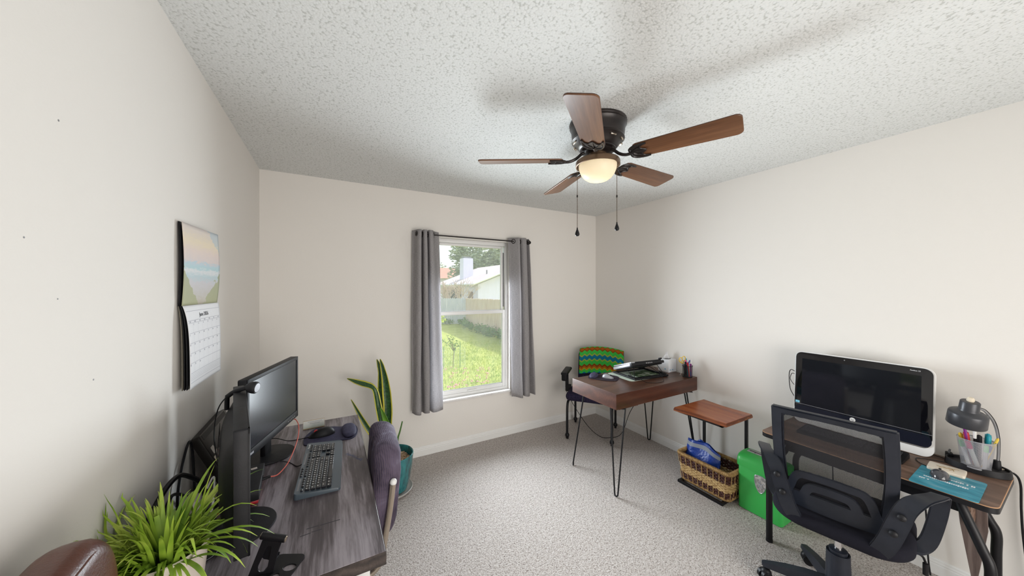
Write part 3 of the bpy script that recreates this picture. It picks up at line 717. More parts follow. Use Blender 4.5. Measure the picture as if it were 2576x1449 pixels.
# keyboard
def keyboard(t, L, D, mb_):
    """local: x = depth (user side +x), y = length"""
    o = rrect(D, L, .012, 5)
    b = MB()
    def top(x): u = x/D+.5; return .022-.010*u-.006*max(0,(u-.84)/.16)**2
    lo = [b._v((x,y,.0)) for x,y in o]; md = [b._v((x*1.0,y,top(x)-.004)) for x,y in o]
    up = [b._v((x*.985,y*.995,top(x))) for x,y in o]
    b.bridge(lo, md); b.bridge(md, up); b.face(lo[::-1])
    # top as strips so the slope is kept
    b.face(up)
    cs = bld('case', b, mb_, t, smooth=30)
    return cs, top
t = thing('keyboard', 'slate blue keyboard with black keys and white legends on the left desk', 'keyboard', (-.037,1.695,DZT), rad(-2.5))
cs, top = keyboard(t, .458, .158, M['kb'])
def keys_rows(t, cs, L, D, top):
    pitch = .0176; x0 = -.036; rp = .0185
    ya = L/2-.016                       # +y is the far end = right-hand side of the keyboard
    rows = [[1]*13+[2],[1.5]+[1]*12+[1.5],[1.75]+[1]*11+[2.25],[2.25]+[1]*10+[2.75],[1.25,1.25,1.25,6.25,1.25,1.25,1.25,1.25]]
    yl = -L/2+.014
    def key(x, y, w, d=.0155, h=.0075):
        b = MB(); b.box((x, y, top(x)+h/2-.001), (d, w*pitch-.0018, h), MX.Rotation(rad(3.6),3,'Y'), .0014, 1, None); k = bld('key', b, M['key'], t, smooth=30)
        return k
    lg = MB()
    def legend(x, y): lg.box((x-.002, y-.002, top(x)+.0069), (.0045,.0030,.0004), MX.Rotation(rad(3.6),3,'Y'))
    n = 0
    for r, row in enumerate(rows):
        y = yl; x = x0+rp*r
        for w in row:
            key(x, y+w*pitch/2, w); 
            if w < 3: legend(x, y+w*pitch/2)
            y += w*pitch
    yn = yl+15*pitch+.006
    for r in (0,1):
        for c_ in range(3): key(x0+rp*r, yn+(c_+.5)*pitch, 1); legend(x0+rp*r, yn+(c_+.5)*pitch)
    key(x0+rp*3, yn+1.5*pitch, 1)
    for c_ in range(3): key(x0+rp*4, yn+(c_+.5)*pitch, 1); legend(x0+rp*4, yn+(c_+.5)*pitch)
    yp = yn+3*pitch+.006
    for r in range(5):
        for c_ in range(4): key(x0+rp*r, yp+(c_+.5)*pitch, 1, h=.0075); legend(x0+rp*r, yp+(c_+.5)*pitch)
    bld('key_legends', lg, M['trim'], cs, smooth=0)
    b = MB(); m_ = M['key']
    y = yl
    fk = []
    for g, (off, nn) in enumerate(((0,1),(.030,4),(.112,4),(.194,4),(.275,3),(.345,4))):
        for i in range(nn): fk.append(yl+off+.008+.0175*i)
    for yk in fk:
        b.box((x0-.0185, yk, top(x0-.0185)+.002), (.0075,.0125,.005), None, .001, 1)
    for yk in (yl+.12,yl+.14,yl+.16,yl+.18): b.box((x0-.033, yk, top(x0-.033)+.002), (.0075,.0125,.004), None, .001, 1)
    bld('function_keys', b, m_, t, smooth=30)['kind'] = 'stuff'
    b = MB(); b.ab(x0-.037,x0-.029,yl+.01,yl+.10,0.0200,.0216); b.ab(x0-.037,x0-.029,yl+.22,yl+.33,0.0200,.0216); bld('key_strip', b, M['grey'], cs, smooth=0)
keys_rows(t, cs, .458, .158, top)
text3('Microsoft', .012, MX.Translation((-.066,.185,.0226)) @ MX.Rotation(rad(90),4,'Z'), M['trim'], 'wordmark', cs, world=False)
# mouse pad with wrist rest, mouse
t = thing('mouse_pad', 'navy mouse pad with a cushioned wrist rest at the far end of the left desk', 'mouse pad', (0,2.05,DZT))
o = smooth_path([(-.126,1.985,0),(-.122,2.07,0),(-.075,2.155,0),(0,2.145,0),(.05,2.118,0),(.088,2.135,0),(.122,2.10,0),(.13,2.03,0),(.115,1.955,0),(.085,1.925,0),(.045,1.935,0),(0,1.93,0),(-.07,1.935,0),(-.115,1.955,0)],5,True)
b = MB(); b.prism([(p.x,p.y) for p in o], DZT+.0003, DZT+.005); bld('pad', b, M['hdr_pad'], t, world=True, smooth=30)
b = MB(); b.ell((.086,2.03,DZT+.012),(.036,.092,.013),28,14,None,.8); bld('wrist_rest', b, M['hdr_pad'], t, world=True)
def mouse(label, loc, rz, m1, m2, L=.112, W=.062, Hh=.036, rest=True, wheelm=None):
    """local +x = the cable end (front)"""
    t = thing('computer_mouse', label, 'mouse', loc, rz)
    def f(u, v, k=1.0, zl=0):
        a = 2*pi*u; r = sin(min(v,1)*pi/2)
        x = cos(a)*r*L/2; y = sin(a)*r*W/2*(1-.12*(x/L+.1)); 
        hh = Hh*(.92-.75*(x/L+.12)**2*1.4-.35*(x/L))
        z = zl+hh*sqrt(max(0,1-r**2.6))
        return V((x,y,z*k))
    b = MB(); b.grid(lambda u, v: f(u, v), 36, 14, cu=True); b.prism([(f(i/36,1).x,f(i/36,1).y) for i in range(36)], 0, .006)
    sh = bld('shell', b, m1, t, smooth=50)
    b = MB(); b.cyl((L*.22,-.004,Hh*.60),(L*.22,.004,Hh*.60),.0095,n=18); bld('scroll_wheel', b, wheelm or m2, t)
    b = MB()
    for sy in (-1,1):
        b.tube([(f(0,.02).x+L*q, sy*.0055, Hh*(.92-.75*(q+.12)**2*1.4-.35*q)*sqrt(max(0,1-(2*abs(q))**2.6))+.0004) for q in (.0,.08,.16,.24,.32,.38)], .0006, 5)
    bld('button_seam', b, m2, t)
    return t
mouse('black wired mouse on the navy pad, its grey hump towards the room', (-.045,2.045,DZT+.005), rad(186), M['charcoal'], M['black'], .126, .070, .042, wheelm=M['red'])
t = thing('mouse_cable', 'thin black mouse cable running behind the far monitor', 'cable', (-.15,2.04,DZT))
b = MB(); b.tube(smooth_path([(-.108,2.037,DZT+.010),(-.15,2.05,DZT+.003),(-.20,2.06,DZT+.003),(-.26,2.08,DZT+.02),(-.33,2.10,DZT+.003)],8), .0019, 6); bld('cord', b, M['black'], t, world=True)
t = thing('keyboard_cable', 'thin black keyboard cable crossing the desk towards the far monitor', 'cable', (-.13,1.74,DZT))
b = MB(); b.tube(smooth_path([(-.114,1.735,DZT+.012),(-.135,1.745,DZT+.003),(-.17,1.80,DZT+.003),(-.22,1.81,DZT+.016),(-.29,1.80,DZT+.016),(-.34,1.86,DZT+.003)],8), .0019, 6); bld('cord', b, M['black'], t, world=True)
# little wooden sign block
t = thing('sign_block', 'small wooden block sign with a painted landscape and script, standing behind the navy mouse pad', 'sign', (-.087,2.182,DZT), rad(1.5))
b = MB(); b.M = MX.Rotation(rad(-12),4,'X'); b.box((0,0,.0225),(.106,.016,.045),None,.0015); bk = bld('block', b, mat('pale_pine', (.50,.36,.20), .6), t)
q = NT('painted_hills'); q.set(q.ramp(q.math('ADD', q.math('MULTIPLY', q.noise(q.map((1,1,1)), 60, 4), .35), q.n('SeparateXYZ', {0: q.map((1,1,17))}).outputs[2]), [(.15,(.45,.50,.36)),(.45,(.62,.66,.62)),(.8,(.76,.76,.72))]), .5)
b = MB(); b.M = MX.Rotation(rad(-12),4,'X'); b.box((0,-.0083,.0245),(.104,.0008,.040)); bld('painted_face', b, q.m, bk, smooth=0)
def squiggle(n, x, y, w, h, z, mt, par, seed=1):
    rn = random.Random(seed); b = MB(); pts = []
    k = int(w/h*3)
    for i in range(k+1): pts.append((x-w/2+w*i/k, y+h*.5*(1 if i%2 else -1)*rn.uniform(.4,1.2), z))
    b.M = MX.Rotation(rad(-12),4,'X'); b.tube(smooth_path([(p[0],-.0089,p[1]) for p in pts],3), .0005, 4); return bld(n, b, mt, par, smooth=0)
squiggle('script_line', .004,.038,.070,.004,0,M['line'],bk,3); squiggle('script_line', .004,.029,.05,.004,0,M['line'],bk,5)
# folding phone stand
t = thing('phone_stand', 'black folding metal phone stand at the near end of the left desk', 'phone stand', (-.13,1.13,DZT), 0)
b = MB(); PB = TR(-.125,1.132,DZT,rad(62))
b.prism(rrect(.100,.086,.016,5), 0, .004, PB, .001, 1, holes=[circ(.011,14,-.028,.0),circ(.012,14,.002,-.022,.017)]); bld('foot_plate', b, M['blackmt'], t, world=True)
A0, A1 = at(648,1462,.905), at(686,1352,.93)
u_ = (A1-A0).normalized(); side = V((.86,-.30,-.12)); side = (side-u_*side.dot(u_)).normalized(); nn = u_.cross(side)
PC = MX((side, u_, nn)).transposed().to_4x4(); PC.translation = A0
Lc = (A1-A0).length
slot = [(.0125*cos(pi+pi*i/8), .034+.0125*sin(pi+pi*i/8)) for i in range(9)]+[(.0065*cos(pi*i/8), .080+.0065*sin(pi*i/8)) for i in range(9)]
b = MB(); b.prism([(-.030,-.03),(.036,-.03),(.024,Lc-.012),(.022,Lc),(-.022,Lc),(-.024,Lc-.012)], 0, .0035, PC, 0, 1, holes=[slot])
bld('column', b, M['blackmt'], t, world=True, smooth=30)
h0, h1 = A1-side*.030+nn*.002, A1+side*.034+nn*.002
b = MB(); b.cyl(h0, h1, .0095, n=24); hg = bld('hinge', b, M['blackmt'], t, world=True)
for p_, s_ in ((h0,-1),(h1,1)):
    b = MB(); b.cyl(p_, p_+side*.0015*s_, .0082, n=24); b.box(p_+side*.0018*s_, (.001,.012,.0015), PC.to_3x3()); bld('screw_cap', b, M['nickel'], hg, world=True)
dn_ = (u_*-.55+side*.25+V((.55,-.15,-.25))).normalized(); dn_ = (dn_-side*dn_.dot(side)).normalized(); pn = side.cross(dn_)
PD = MX((side, dn_, pn)).transposed().to_4x4(); PD.translation = A1+nn*.004
b = MB(); b.prism([(-.020,.002),(.026,.002),(.024,.056),(.010,.060),(-.006,.060),(-.020,.052)], -.0015, .0015, PD); bld('cradle_plate', b, M['blackmt'], t, world=True, smooth=30)
b = MB(); b.box(V(PD @ V((.014,.060,.010))), (.020,.003,.022), PD.to_3x3(), .001); b.box(V(PD @ V((.014,.056,.020))), (.020,.010,.003), PD.to_3x3(), .001); bld('cradle_lip', b, M['blackmt'], t, world=True)
# ------------------------------------------------------------------ cables and power strip behind the monitors
t = thing('power_strip', 'white power strip lying among cables behind the nearer monitor', 'power strip', (-.405,1.44,DZT), rad(8))
b = MB(); b.box((0,0,.018), (.055,.34,.034), None, .008); ps = bld('housing', b, M['white'], t)
for i in range(5):
    b = MB(); b.box((0,-.13+.06*i,.0355), (.032,.034,.002), None, .001); bld('socket', b, M['grey'], ps)
b = MB(); b.box((0,.05,.062), (.045,.06,.055), None, .006); bld('plug_adapter', b, mat('ivory_plastic', (.66,.62,.55), .45), t)
b = MB(); b.box((.004,-.03,.052), (.028,.03,.034), None, .005); bld('plug', b, mat('tan_plastic', (.42,.29,.19), .5), t)
b = MB(); b.box((0,-.095,.06), (.036,.045,.05), None, .006); bld('plug', b, M['black'], t)
def cable(label, pts, r, m_, name='power_cable', group=None):
    o = thing(name, label, 'cable', tuple(pts[0]), 0, group)
    b = MB(); b.tube(smooth_path(pts,9), r, 8); bld('cord', b, m_, o, world=True); return o
cable('thick black cable arching against the left wall above the grass plant', [(-.455,1.20,.80),(-.452,1.26,.868),(-.447,1.36,.925),(-.440,1.46,.935),(-.425,1.52,.90),(-.40,1.55,.85),(-.385,1.53,.80)], .0075, M['black'])
cable('black cable looped low behind the white power strip', [(-.435,1.62,.772),(-.452,1.50,.86),(-.45,1.43,.875),(-.446,1.36,.83),(-.44,1.37,.775),(-.425,1.45,.757),(-.37,1.58,.757)], .005, M['black'])
cable('black cable climbing the wall beside the propped laptop', [(-.452,1.50,.757),(-.456,1.52,.86),(-.458,1.58,.95),(-.457,1.63,.985),(-.452,1.64,.93),(-.44,1.61,.85),(-.43,1.59,.757)], .004, M['black'])
cable('thin white cord dropping over the end of the power strip', [(-.384,1.53,.842),(-.372,1.55,.87),(-.362,1.52,.85),(-.356,1.46,.79),(-.358,1.38,.757),(-.37,1.30,.756)], .003, M['white'])
cable('black cord bundle lying between the power strip and the monitor stand', [(-.365,1.62,.80),(-.345,1.55,.80),(-.355,1.47,.775),(-.335,1.42,.772),(-.365,1.35,.758),(-.345,1.25,.755)], .0045, M['black'])
t = thing('power_brick', 'black power adapter on the desk behind the nearer monitor stand', 'adapter', (-.385,1.245,DZT), rad(12))
b = MB(); b.box((0,0,.016), (.058,.120,.032), None, .006); bld('body', b, M['black'], t)
b = MB(); b.box((.012,-.02,.0323), (.018,.03,.0006)); bld('label_sticker', b, M['red'], t)
t = thing('coaster', 'small round black dish on the desk right behind the ivory pot', 'dish', (-.335,1.292,DZT))
b = MB(); b.lathe([(0,.001),(.030,.001),(.036,.006),(.0365,.009),(.034,.009),(.030,.005),(0,.004)], (0,0,0), 32); bld('dish', b, M['black'], t)
b = MB(); b.tube([(.0355*cos(2*pi*i/32),.0355*sin(2*pi*i/32),.009) for i in range(32)], .0010, 5, closed=True); bld('rim', b, M['silver'], t)
# ------------------------------------------------------------------ artificial grass in an ivory pot
PCX, PCY = -.362, 1.128
t = thing('potted_grass', 'bushy green grass plant in an ivory pot at the near end of the left desk', 'plant', (PCX,PCY,DZT))
b = MB(); b.lathe([(0,0),(.062,0),(.066,.004),(.082,.145),(.084,.150),(.081,.152),(.078,.148),(.070,.12),(0,.12)], (0,0,0), 48); bld('pot', b, M['potwhite'], t)
b = MB(); b.lathe([(0,.128),(.073,.128)], (0,0,0), 24); bld('soil', b, M['soil'], t)
rn = random.Random(11)
LV = [MB() for _ in range(24)]; nl = 0
def gleaf(b, az, el, L, w, droop, r0, bend=None):
    p = V((r0*cos(az), r0*sin(az), .128)); d = V((cos(az)*cos(el), sin(az)*cos(el), sin(el)))
    n = 10; pr_ = None
    sd = V((-sin(az), cos(az), 0))
    for i in range(n+1):
        s_ = i/n; wd = w*(1-.15*s_)*(1-s_**3)*(.55+.45*min(1,s_*4))+.0003
        q = p.copy()
        if PCX+q.x < XL+.006: q.x = XL+.006-PCX
        if i and q.z < .012: q.z = .012
        cr = d.cross(sd).normalized()*wd*.22
        a_, m_, c_ = b._v(q-sd*wd), b._v(q+cr*-1), b._v(q+sd*wd)
        if pr_: b.face([pr_[0],pr_[1],m_,a_]); b.face([pr_[1],pr_[2],c_,m_])
        pr_ = (a_,m_,c_)
        d = (d+V((0,0,-droop*(.3+1.6*s_)))).normalized()
        if bend is not None and i == int(n*bend): d = (d+V((cos(az)*.3,sin(az)*.3,-1.6))).normalized()
        p = p+d*L/n
for i in range(330):
    az = rn.uniform(0,2*pi) if rn.random() < .68 else rn.uniform(2.4,4.6)
    el = rad(rn.uniform(18,86)); L = rn.uniform(.11,.20)
    if rn.random() < .3: L *= .7
    gleaf(LV[i%24], az, el, L, rn.uniform(.0034,.0072), rn.uniform(.06,.22), rn.uniform(.005,.06), rn.uniform(.5,.85) if rn.random() < .09 else None)
# long arching leaves reaching over the desk
for az, el, L, dr in ((-.35,.75,.20,.15),(-.15,.6,.22,.15),(.1,.7,.20,.15),(-.6,.6,.21,.16),(.5,.8,.20,.12),(-.9,.5,.2,.15),(3.3,.8,.24,.10),(3.8,.7,.24,.10),(4.1,.6,.22,.12),(3.6,.9,.26,.08),(1.0,.9,.24,.10),(1.3,1.0,.24,.10),(.8,.8,.25,.11),(-2.0,.6,.22,.13),(2.4,.9,.22,.10),(-1.5,.7,.22,.14)):
    gleaf(LV[nl%24], az, el, L, .006, dr, .03); nl += 1
for b in LV: bld('leaf', b, M['grassleaf'], t, smooth=80, fix=False)
# ------------------------------------------------------------------ glossy brown chair in the near corner
t = thing('leather_chair', 'glossy brown leather chair back in the near left corner of the photo', 'chair', (-.20,.66,0))
def rb(c, d, bev, n=3): b = MB(); b.box(c, d, None, bev, n); return b
def sq(u): return math.copysign(abs(u)**.5, u)
b = MB()
Rb = MX.Translation((-.366,.708,.826)) @ MX.Rotation(rad(4),4,'Z') @ MX.Rotation(rad(-4),4,'Y')
b.M = Rb; 
o = rrect(.42,.58,.085,8)
Fy = MX((V((0,1,0)),V((0,0,1)),V((1,0,0)))).transposed().to_4x4()
b.prism(o, -.042, .042, Fy, .034, 5); bk = bld('backrest', b, M['leather'], t, world=True, smooth=70)
b = MB(); b.M = Rb
oo = [(x*1.0, y*1.0) for x, y in rrect(.405,.565,.08,8)]
b.tube([(.0405-.004, x*.93, y*.95) for x, y in oo], .0035, 6, closed=True); bld('piping', b, M['leather'], bk, world=True)
b = MB(); b.box((-.13,.665,.45), (.46,.46,.11), None, .045, 4); bld('seat', b, M['leather'], t, world=True, smooth=70)
for x in (-.32,.05):
    for y in (.48,.85):
        b = MB(); b.box((x,y,.20), (.035,.035,.40), None, .004); bld('leg', b, M['deskedge'], t, world=True)
# ------------------------------------------------------------------ upholstered chair at the left desk
t = thing('upholstered_chair', 'plum grey upholstered chair with champagne metal tubes, tucked under the left desk', 'chair', (.10,1.67,0))
b = MB(); b.M = MX.Translation((.212,1.665,.665)) @ MX.Rotation(rad(5),4,'Y') @ MX.Rotation(rad(-3),4,'Z')
def padf(u, v):
    a, c = (u-.5)*2, (v-.5)*2
    return a, c
b.prism(rrect(.44,.40,.10,8), -.056, .056, Fy, .048, 6)
for v in b.bm.verts:
    y = (v.co.y-1.665)/.215; v.co.x += -.030*(y*y)+.012; 
    z = (v.co.z-.665)/.2; v.co.x += .016*cos(z*pi/1.4)
bld('backrest', b, M['uphol'], t, world=True, smooth=70)
b = MB(); b.box((-.02,1.665,.455), (.42,.43,.085), None, .04, 4); bld('seat', b, M['uphol'], t, world=True, smooth=70)
for y in (1.438, 1.892):
    b = MB(); b.tube(smooth_path([(.226,y,.735),(.212,y,.62),(.192,y,.50),(.178,y,.43),(.150,y,.395),(.10,y,.385),(-.10,y,.385),(-.19,y,.38),(-.235,y,.33),(-.24,y,.2),(-.235,y,.05),(-.20,y,.012),(-.12,y,.011),(.18,y,.011)],7), .0125, 12)
    fr_ = bld('side_tube', b, M['nickel'], t, world=True)
    b = MB(); b.ell((.227,y,.738),.0145,12,8); bld('tube_cap', b, M['white'], fr_, world=True)
for x, z in ((.10,.385),(-.10,.385),(.17,.011)):
    b = MB(); b.cyl((x,1.438,z),(x,1.892,z),.010); bld('crossbar', b, M['nickel'], t, world=True)
# ------------------------------------------------------------------ snake plant
SPX, SPY = .412, 2.630
t = thing('snake_plant', 'tall snake plant with pebbles in a blue-green glazed pot on the carpet', 'plant', (SPX,SPY,0))
b = MB(); b.lathe([(0,.016),(.098,.016),(.105,.02),(.128,.10),(.142,.19),(.149,.26),(.151,.272),(.152,.280),(.147,.286),(.140,.280),(.137,.262),(.132,.22),(0,.22)], (0,0,0), 56); bld('pot', b, M['glaze'], t)
b = MB(); b.lathe([(0,.002),(.115,.002),(.140,.012),(.146,.024),(.142,.026),(.134,.017),(.11,.012),(0,.012)], (0,0,0), 48); bld('saucer', b, M['saucer'], t)
b = MB(); b.lathe([(0,.225),(.134,.225)], (0,0,0), 32); bld('soil', b, M['soil'], t)
rn = random.Random(5); b = MB()
for i in range(210):
    r = .126*sqrt(rn.random()); a = rn.uniform(0,2*pi); s_ = rn.uniform(.007,.014)
    b.ell((r*cos(a), r*sin(a), .230+rn.uniform(0,.014)), (s_*1.25,s_,s_*.7), 8, 6, MX.Rotation(rn.uniform(0,6),3,'Z') @ MX.Rotation(rn.uniform(-.5,.5),3,'X'))
tag(bld('pebbles', b, M['pebble'], t), None, None, None, 'stuff')
def leaf(pts, ws, twist, m_, depth=2.56, cup=.25, upw=0):
    P = [at(q[0], q[1], depth+(q[2] if len(q) > 2 else 0)) for q in pts]
    P = smooth_path(P, 6); n = len(P)
    k = len(ws)-1
    b = MB()
    right = V((CYW,-SY,0)); fwd = V((SY,CYW,0))
    def f(u, v):
        i = min(int(v*(n-1)+.5), n-1); p = P[i]
        tn = (P[min(i+1,n-1)]-P[max(i-1,0)]).normalized()
        a = rad(twist[0]+(twist[1]-twist[0])*v)
        sd = (right*cos(a)+fwd*sin(a)+V((0,0,1))*upw*v*v); sd = (sd-tn*sd.dot(tn)).normalized(); nr = tn.cross(sd)
        q = v*k; j = min(int(q), k-1); w = ws[j]+(ws[j+1]-ws[j])*(q-j)
        s_ = (u-.5)*2
        return p+sd*s_*w*.5-nr*(1-s_*s_)*w*cup*-1
    b.grid(f, 6, n-1); return bld('leaf', b, m_, t, world=True, smooth=80, solid=.003)
S_ = M['snake']
_leaf = leaf
def leaf(pts, ws, *a, **k): return _leaf(pts, tuple(w*1.25 for w in ws), *a, **k)
leaf([(985,1152),(976,1080),(975,1020),(969,960),(962,925),(956,903,.02)], (.03,.046,.058,.056,.04,.026,.004), (10,-10), S_)
leaf([(978,1152,.05),(966,1080,.05),(960,1010,.05),(958,950,.05),(955,925,.05),(948,904,.05)], (.03,.045,.05,.045,.03,.026,.004), (70,20), S_)
leaf([(975,1152),(962,1075),(952,1020),(945,985),(935,972),(918,966),(897,960),(873,952)], (.03,.036,.040,.036,.030,.040,.042,.030,.003), (20,80), S_, 2.54, upw=1.1)
leaf([(970,1152,-.03),(948,1110,-.03),(925,1078,-.03),(905,1045,-.03),(883,1005,-.03)], (.025,.034,.036,.032,.022,.003), (5,5), S_)
leaf([(950,983,.03),(942,974,.03),(930,962,.03)], (.018,.012,.003), (0,0), S_)
leaf([(990,1152,-.04),(983,1105,-.04),(970,1060,-.04),(957,1026,-.04)], (.03,.040,.046,.034,.004), (-10,-5), M['snakebright'])
leaf([(992,1150,.02),(985,1110,.02),(979,1065,.02),(979,1031,.02)], (.022,.028,.026,.016,.002), (30,30), S_)
leaf([(1000,1150),(1000,1108),(1006,1085),(1012,1060)], (.012,.012,.009,.008,.006), (0,0), M['weed'])
# ------------------------------------------------------------------ hairpin desk
HX0, HX1, HY0, HY1, HZ = 1.846, 2.842, 1.744, 2.248, .76
t = thing('hairpin_desk', 'dark walnut box desk on black hairpin legs against the right wall', 'desk', ((HX0+HX1)/2,(HY0+HY1)/2,0))
b = MB(); b.ab(HX0,HX1,HY0,HY1,HZ-.116,HZ,.0015,1); bx = bld('box_top', b, M['hair_side'], t, world=True, smooth=0)
b = MB(); b.ab(HX0+.002,HX1-.002,HY0+.002,HY1-.002,HZ-.0005,HZ+.0008); bld('top_veneer', b, M['hair_top'], bx, world=True, smooth=0)
b = MB(); b.ab(HX0+.05,HX0+.26,HY0+.02,HY1-.02,HZ-.130,HZ-.115,.002); bld('support_panel', b, M['hair_side'], t, world=True)
for sx, sy in ((-1,-1),(-1,1),(1,-1),(1,1)):
    fx = HX0+.002 if sx < 0 else HX1-.012; fy = HY0+.002 if sy < 0 else HY1-.010
    tx, ty = fx-sx*.075, fy-sy*.055; dx, dy = sx/sqrt(2), -sy/sqrt(2)   # spread across the diagonal
    if sx*sy > 0: dx, dy = 1/sqrt(2), -1/sqrt(2)
    else: dx, dy = 1/sqrt(2), 1/sqrt(2)
    tp, g = .055, .012
    A = [(tx+dx*tp,ty+dy*tp,HZ-.117),(fx+dx*g,fy+dy*g,.03),(fx+dx*g*.8,fy+dy*g*.8,.012),(fx,fy,.006),(fx-dx*g*.8,fy-dy*g*.8,.012),(fx-dx*g,fy-dy*g,.03),(tx-dx*tp,ty-dy*tp,HZ-.117)]
    b = MB(); b.tube(A, .0058, 10); b.box((tx,ty,HZ-.119), (.10,.10,.005), MX.Rotation(atan2(dy,dx),3,'Z'), .001); bld('hairpin_leg', b, M['blackmt'], t, world=True)
# things on it
t = thing('desk_mat', 'pale green desk mat lying under the laptop stand', 'mat', (2.45,2.06,HZ), rad(-3))
b = MB(); b.prism(rrect(.46,.30,.03,6), .001, .003); bld('sheet', b, M['deskmat'], t)
b = MB(); b.prism(rrect(.26,.18,.02,6,.06,-.01), .003, .0036); q = NT('mat_print'); q.set(q.ramp(q.noise(q.map(), 14, 4), [(.38,(.03,.08,.035)),(.5,(.12,.20,.09)),(.62,(.55,.62,.50))]), .6); bld('printed_photo', b, q.m, t)
STZ = HZ+.0035
t = thing('laptop_stand', 'black folding laptop stand with ratchet teeth on the walnut desk', 'laptop stand', (2.46,2.04,HZ), rad(-7))
b = MB(); W2, D2 = .19, .135
b.box((0,-D2,.012),(2*W2,.016,.016),None,.003); b.box((0,D2,.012),(2*W2,.014,.014),None,.003); b.box((-W2+.01,0,.012),(.02,2*D2,.014),None,.003); b.box((W2-.01,0,.012),(.02,2*D2,.014),None,.003)
b.box((0,-D2+.035,.012),(2*W2,.006,.008)); base_ = bld('base_frame', b, M['black'], t)
b = MB()
for s_ in (-1,1):
    for i in range(6): b.box((s_*(W2-.012) , -D2+.012+.014*i, .023), (.012,.007,.012), MX.Rotation(.5,3,'X'), .001)
    for i in range(6): b.box((W2-.02-.014*i, s_*(D2-.006), .022), (.007,.012,.010), None, .001)
bld('ratchet_teeth', b, M['black'], base_)
PT = MX.Translation((0,D2-.01,.026)) @ MX.Rotation(rad(-20),4,'X')
b = MB(); b.M = PT; b.box((0,-.115,.004),(.34,.23,.008),None,.003); b.box((-.09,-.003,.016),(.03,.012,.026),None,.003); b.box((.09,-.003,.016),(.03,.012,.026),None,.003); bld('tilt_plate', b, M['black'], t)
for xx in (-.13,.135):
    p1 = PT @ V((xx,-.20,0)); b = MB(); b.tube([p1, (xx*1.25, -D2+.03, .022)], .0028, 8); bld('support_wire', b, M['blackmt'], t)
    p1 = PT @ V((xx,-.10,0)); b = MB(); b.tube([p1, (xx*1.2, -D2+.07, .020)], .0022, 8); bld('support_wire', b, M['blackmt'], t)
t2 = thing('laptop', 'closed laptop with a silver front half, tilted up on the black stand', 'laptop', (2.46,2.04,HZ), rad(-7))
QL = PT @ MX.Translation((0,-.118,.0085))
b = MB(); b.M = QL; b.box((0,0,.0125),(.372,.252,.024),None,.004); lb = bld('base', b, M['black'], t2)
b = MB(); b.M = QL; b.box((-.157,.010,.0125),(.060,.2325,.0246),None,.004); bld('silver_side', b, M['silver'], lb)
b = MB(); b.M = QL
for i in range(4): b.box((-.02+.020*i,-.1265,.014), (.013,.002,.010))
bld('rear_ports', b, M['grey'], lb)
b = MB(); b.M = QL @ MX.Translation((0,-.012,.0255)) @ MX.Rotation(rad(1.2),4,'X'); b.box((-.010,.012,.006),(.345,.238,.010),None,.003); ld = bld('lid', b, M['charcoal'], t2)
b = MB(); b.M = QL @ MX.Translation((0,-.012,.0255)) @ MX.Rotation(rad(1.2),4,'X'); b.box((-.160,.012,.006),(.046,.239,.0106),None,.003); bld('silver_lid_side', b, M['silver'], ld)
b = MB(); b.M = QL; b.box((.155,-.118,.040),(.030,.018,.014),None,.003); bld('hinge', b, M['black'], t2)
t = thing('usb_cord', 'thin black cord looping from the laptop stand over the walnut desk edge', 'cable', (2.36,1.86,HZ))
b = MB(); b.tube(smooth_path([(2.285,1.885,HZ+.020),(2.30,1.85,HZ+.004),(2.345,1.80,HZ+.003),(2.43,1.79,HZ+.003),(2.462,1.80,HZ+.006),(2.462,1.825,HZ+.05),(2.455,1.885,HZ+.105)],8), .0017, 6); bld('cord', b, M['black'], t, world=True)
t = thing('mouse_pad', 'plum mouse pad with wrist rest on the corner of the walnut desk', 'mouse pad', (2.10,2.13,HZ), rad(-52))
b = MB(); o = smooth_path([(-.12,-.07,0),(-.125,0,0),(-.115,.075,0),(-.05,.095,0),(.05,.10,0),(.115,.07,0),(.125,0,0),(.11,-.075,0),(.04,-.10,0),(-.05,-.095,0)],6,True)
b.prism([(p.x,p.y) for p in o], .0012, .005); bld('pad', b, M['pad2'], t)
b = MB(); b.ell((-.085,0,.012),(.036,.080,.017),24,12,None,.85); bld('wrist_rest', b, M['hdr_pad'], t)
mouse('silver and grey wireless mouse on the plum mouse pad', (2.115,2.095,HZ+.005), rad(-58), M['silver'], M['charcoal'], .100, .060, .036)
t = thing('tissue_box', 'white cube tissue box with a tissue pulled up on the walnut desk', 'tissue box', (2.802,2.012,HZ), 0)
b = MB(); b.box((0,0,.0595),(.112,.112,.117),None,.003); tb = bld('carton', b, M['tissue'], t)
b = MB(); b.prism(circ(.040,28,0,0,.026), .1184, .1192); op = bld('opening', b, M['duskgrey'], tb, smooth=0)
b = MB()
for sx in (-.057,.0): b.box((sx+.022 if sx else .0, -.0568 if sx == 0 else -.0566, .025), (.016,.0006,.010))
b.box((-.0566,-.02,.03),(.0006,.016,.010)); bld('blue_mark', b, mat('pale_blue_print', (.25,.48,.68), .6), tb, smooth=0)
b = MB()
def tis(u, v):
    a = (u-.5)*2; w = .030*(1-.25*v)
    return V((a*w*(1+.35*v)+.010*sin(6*v)*a, .012*sin(6*u+3*v)+.016*v*(u-.3), .115+.066*v*(.80+.22*sin(4*u+.4)+.12*u)))
b.grid(tis, 14, 10); bld('tissue', b, M['paper'], t, smooth=80, solid=.001)
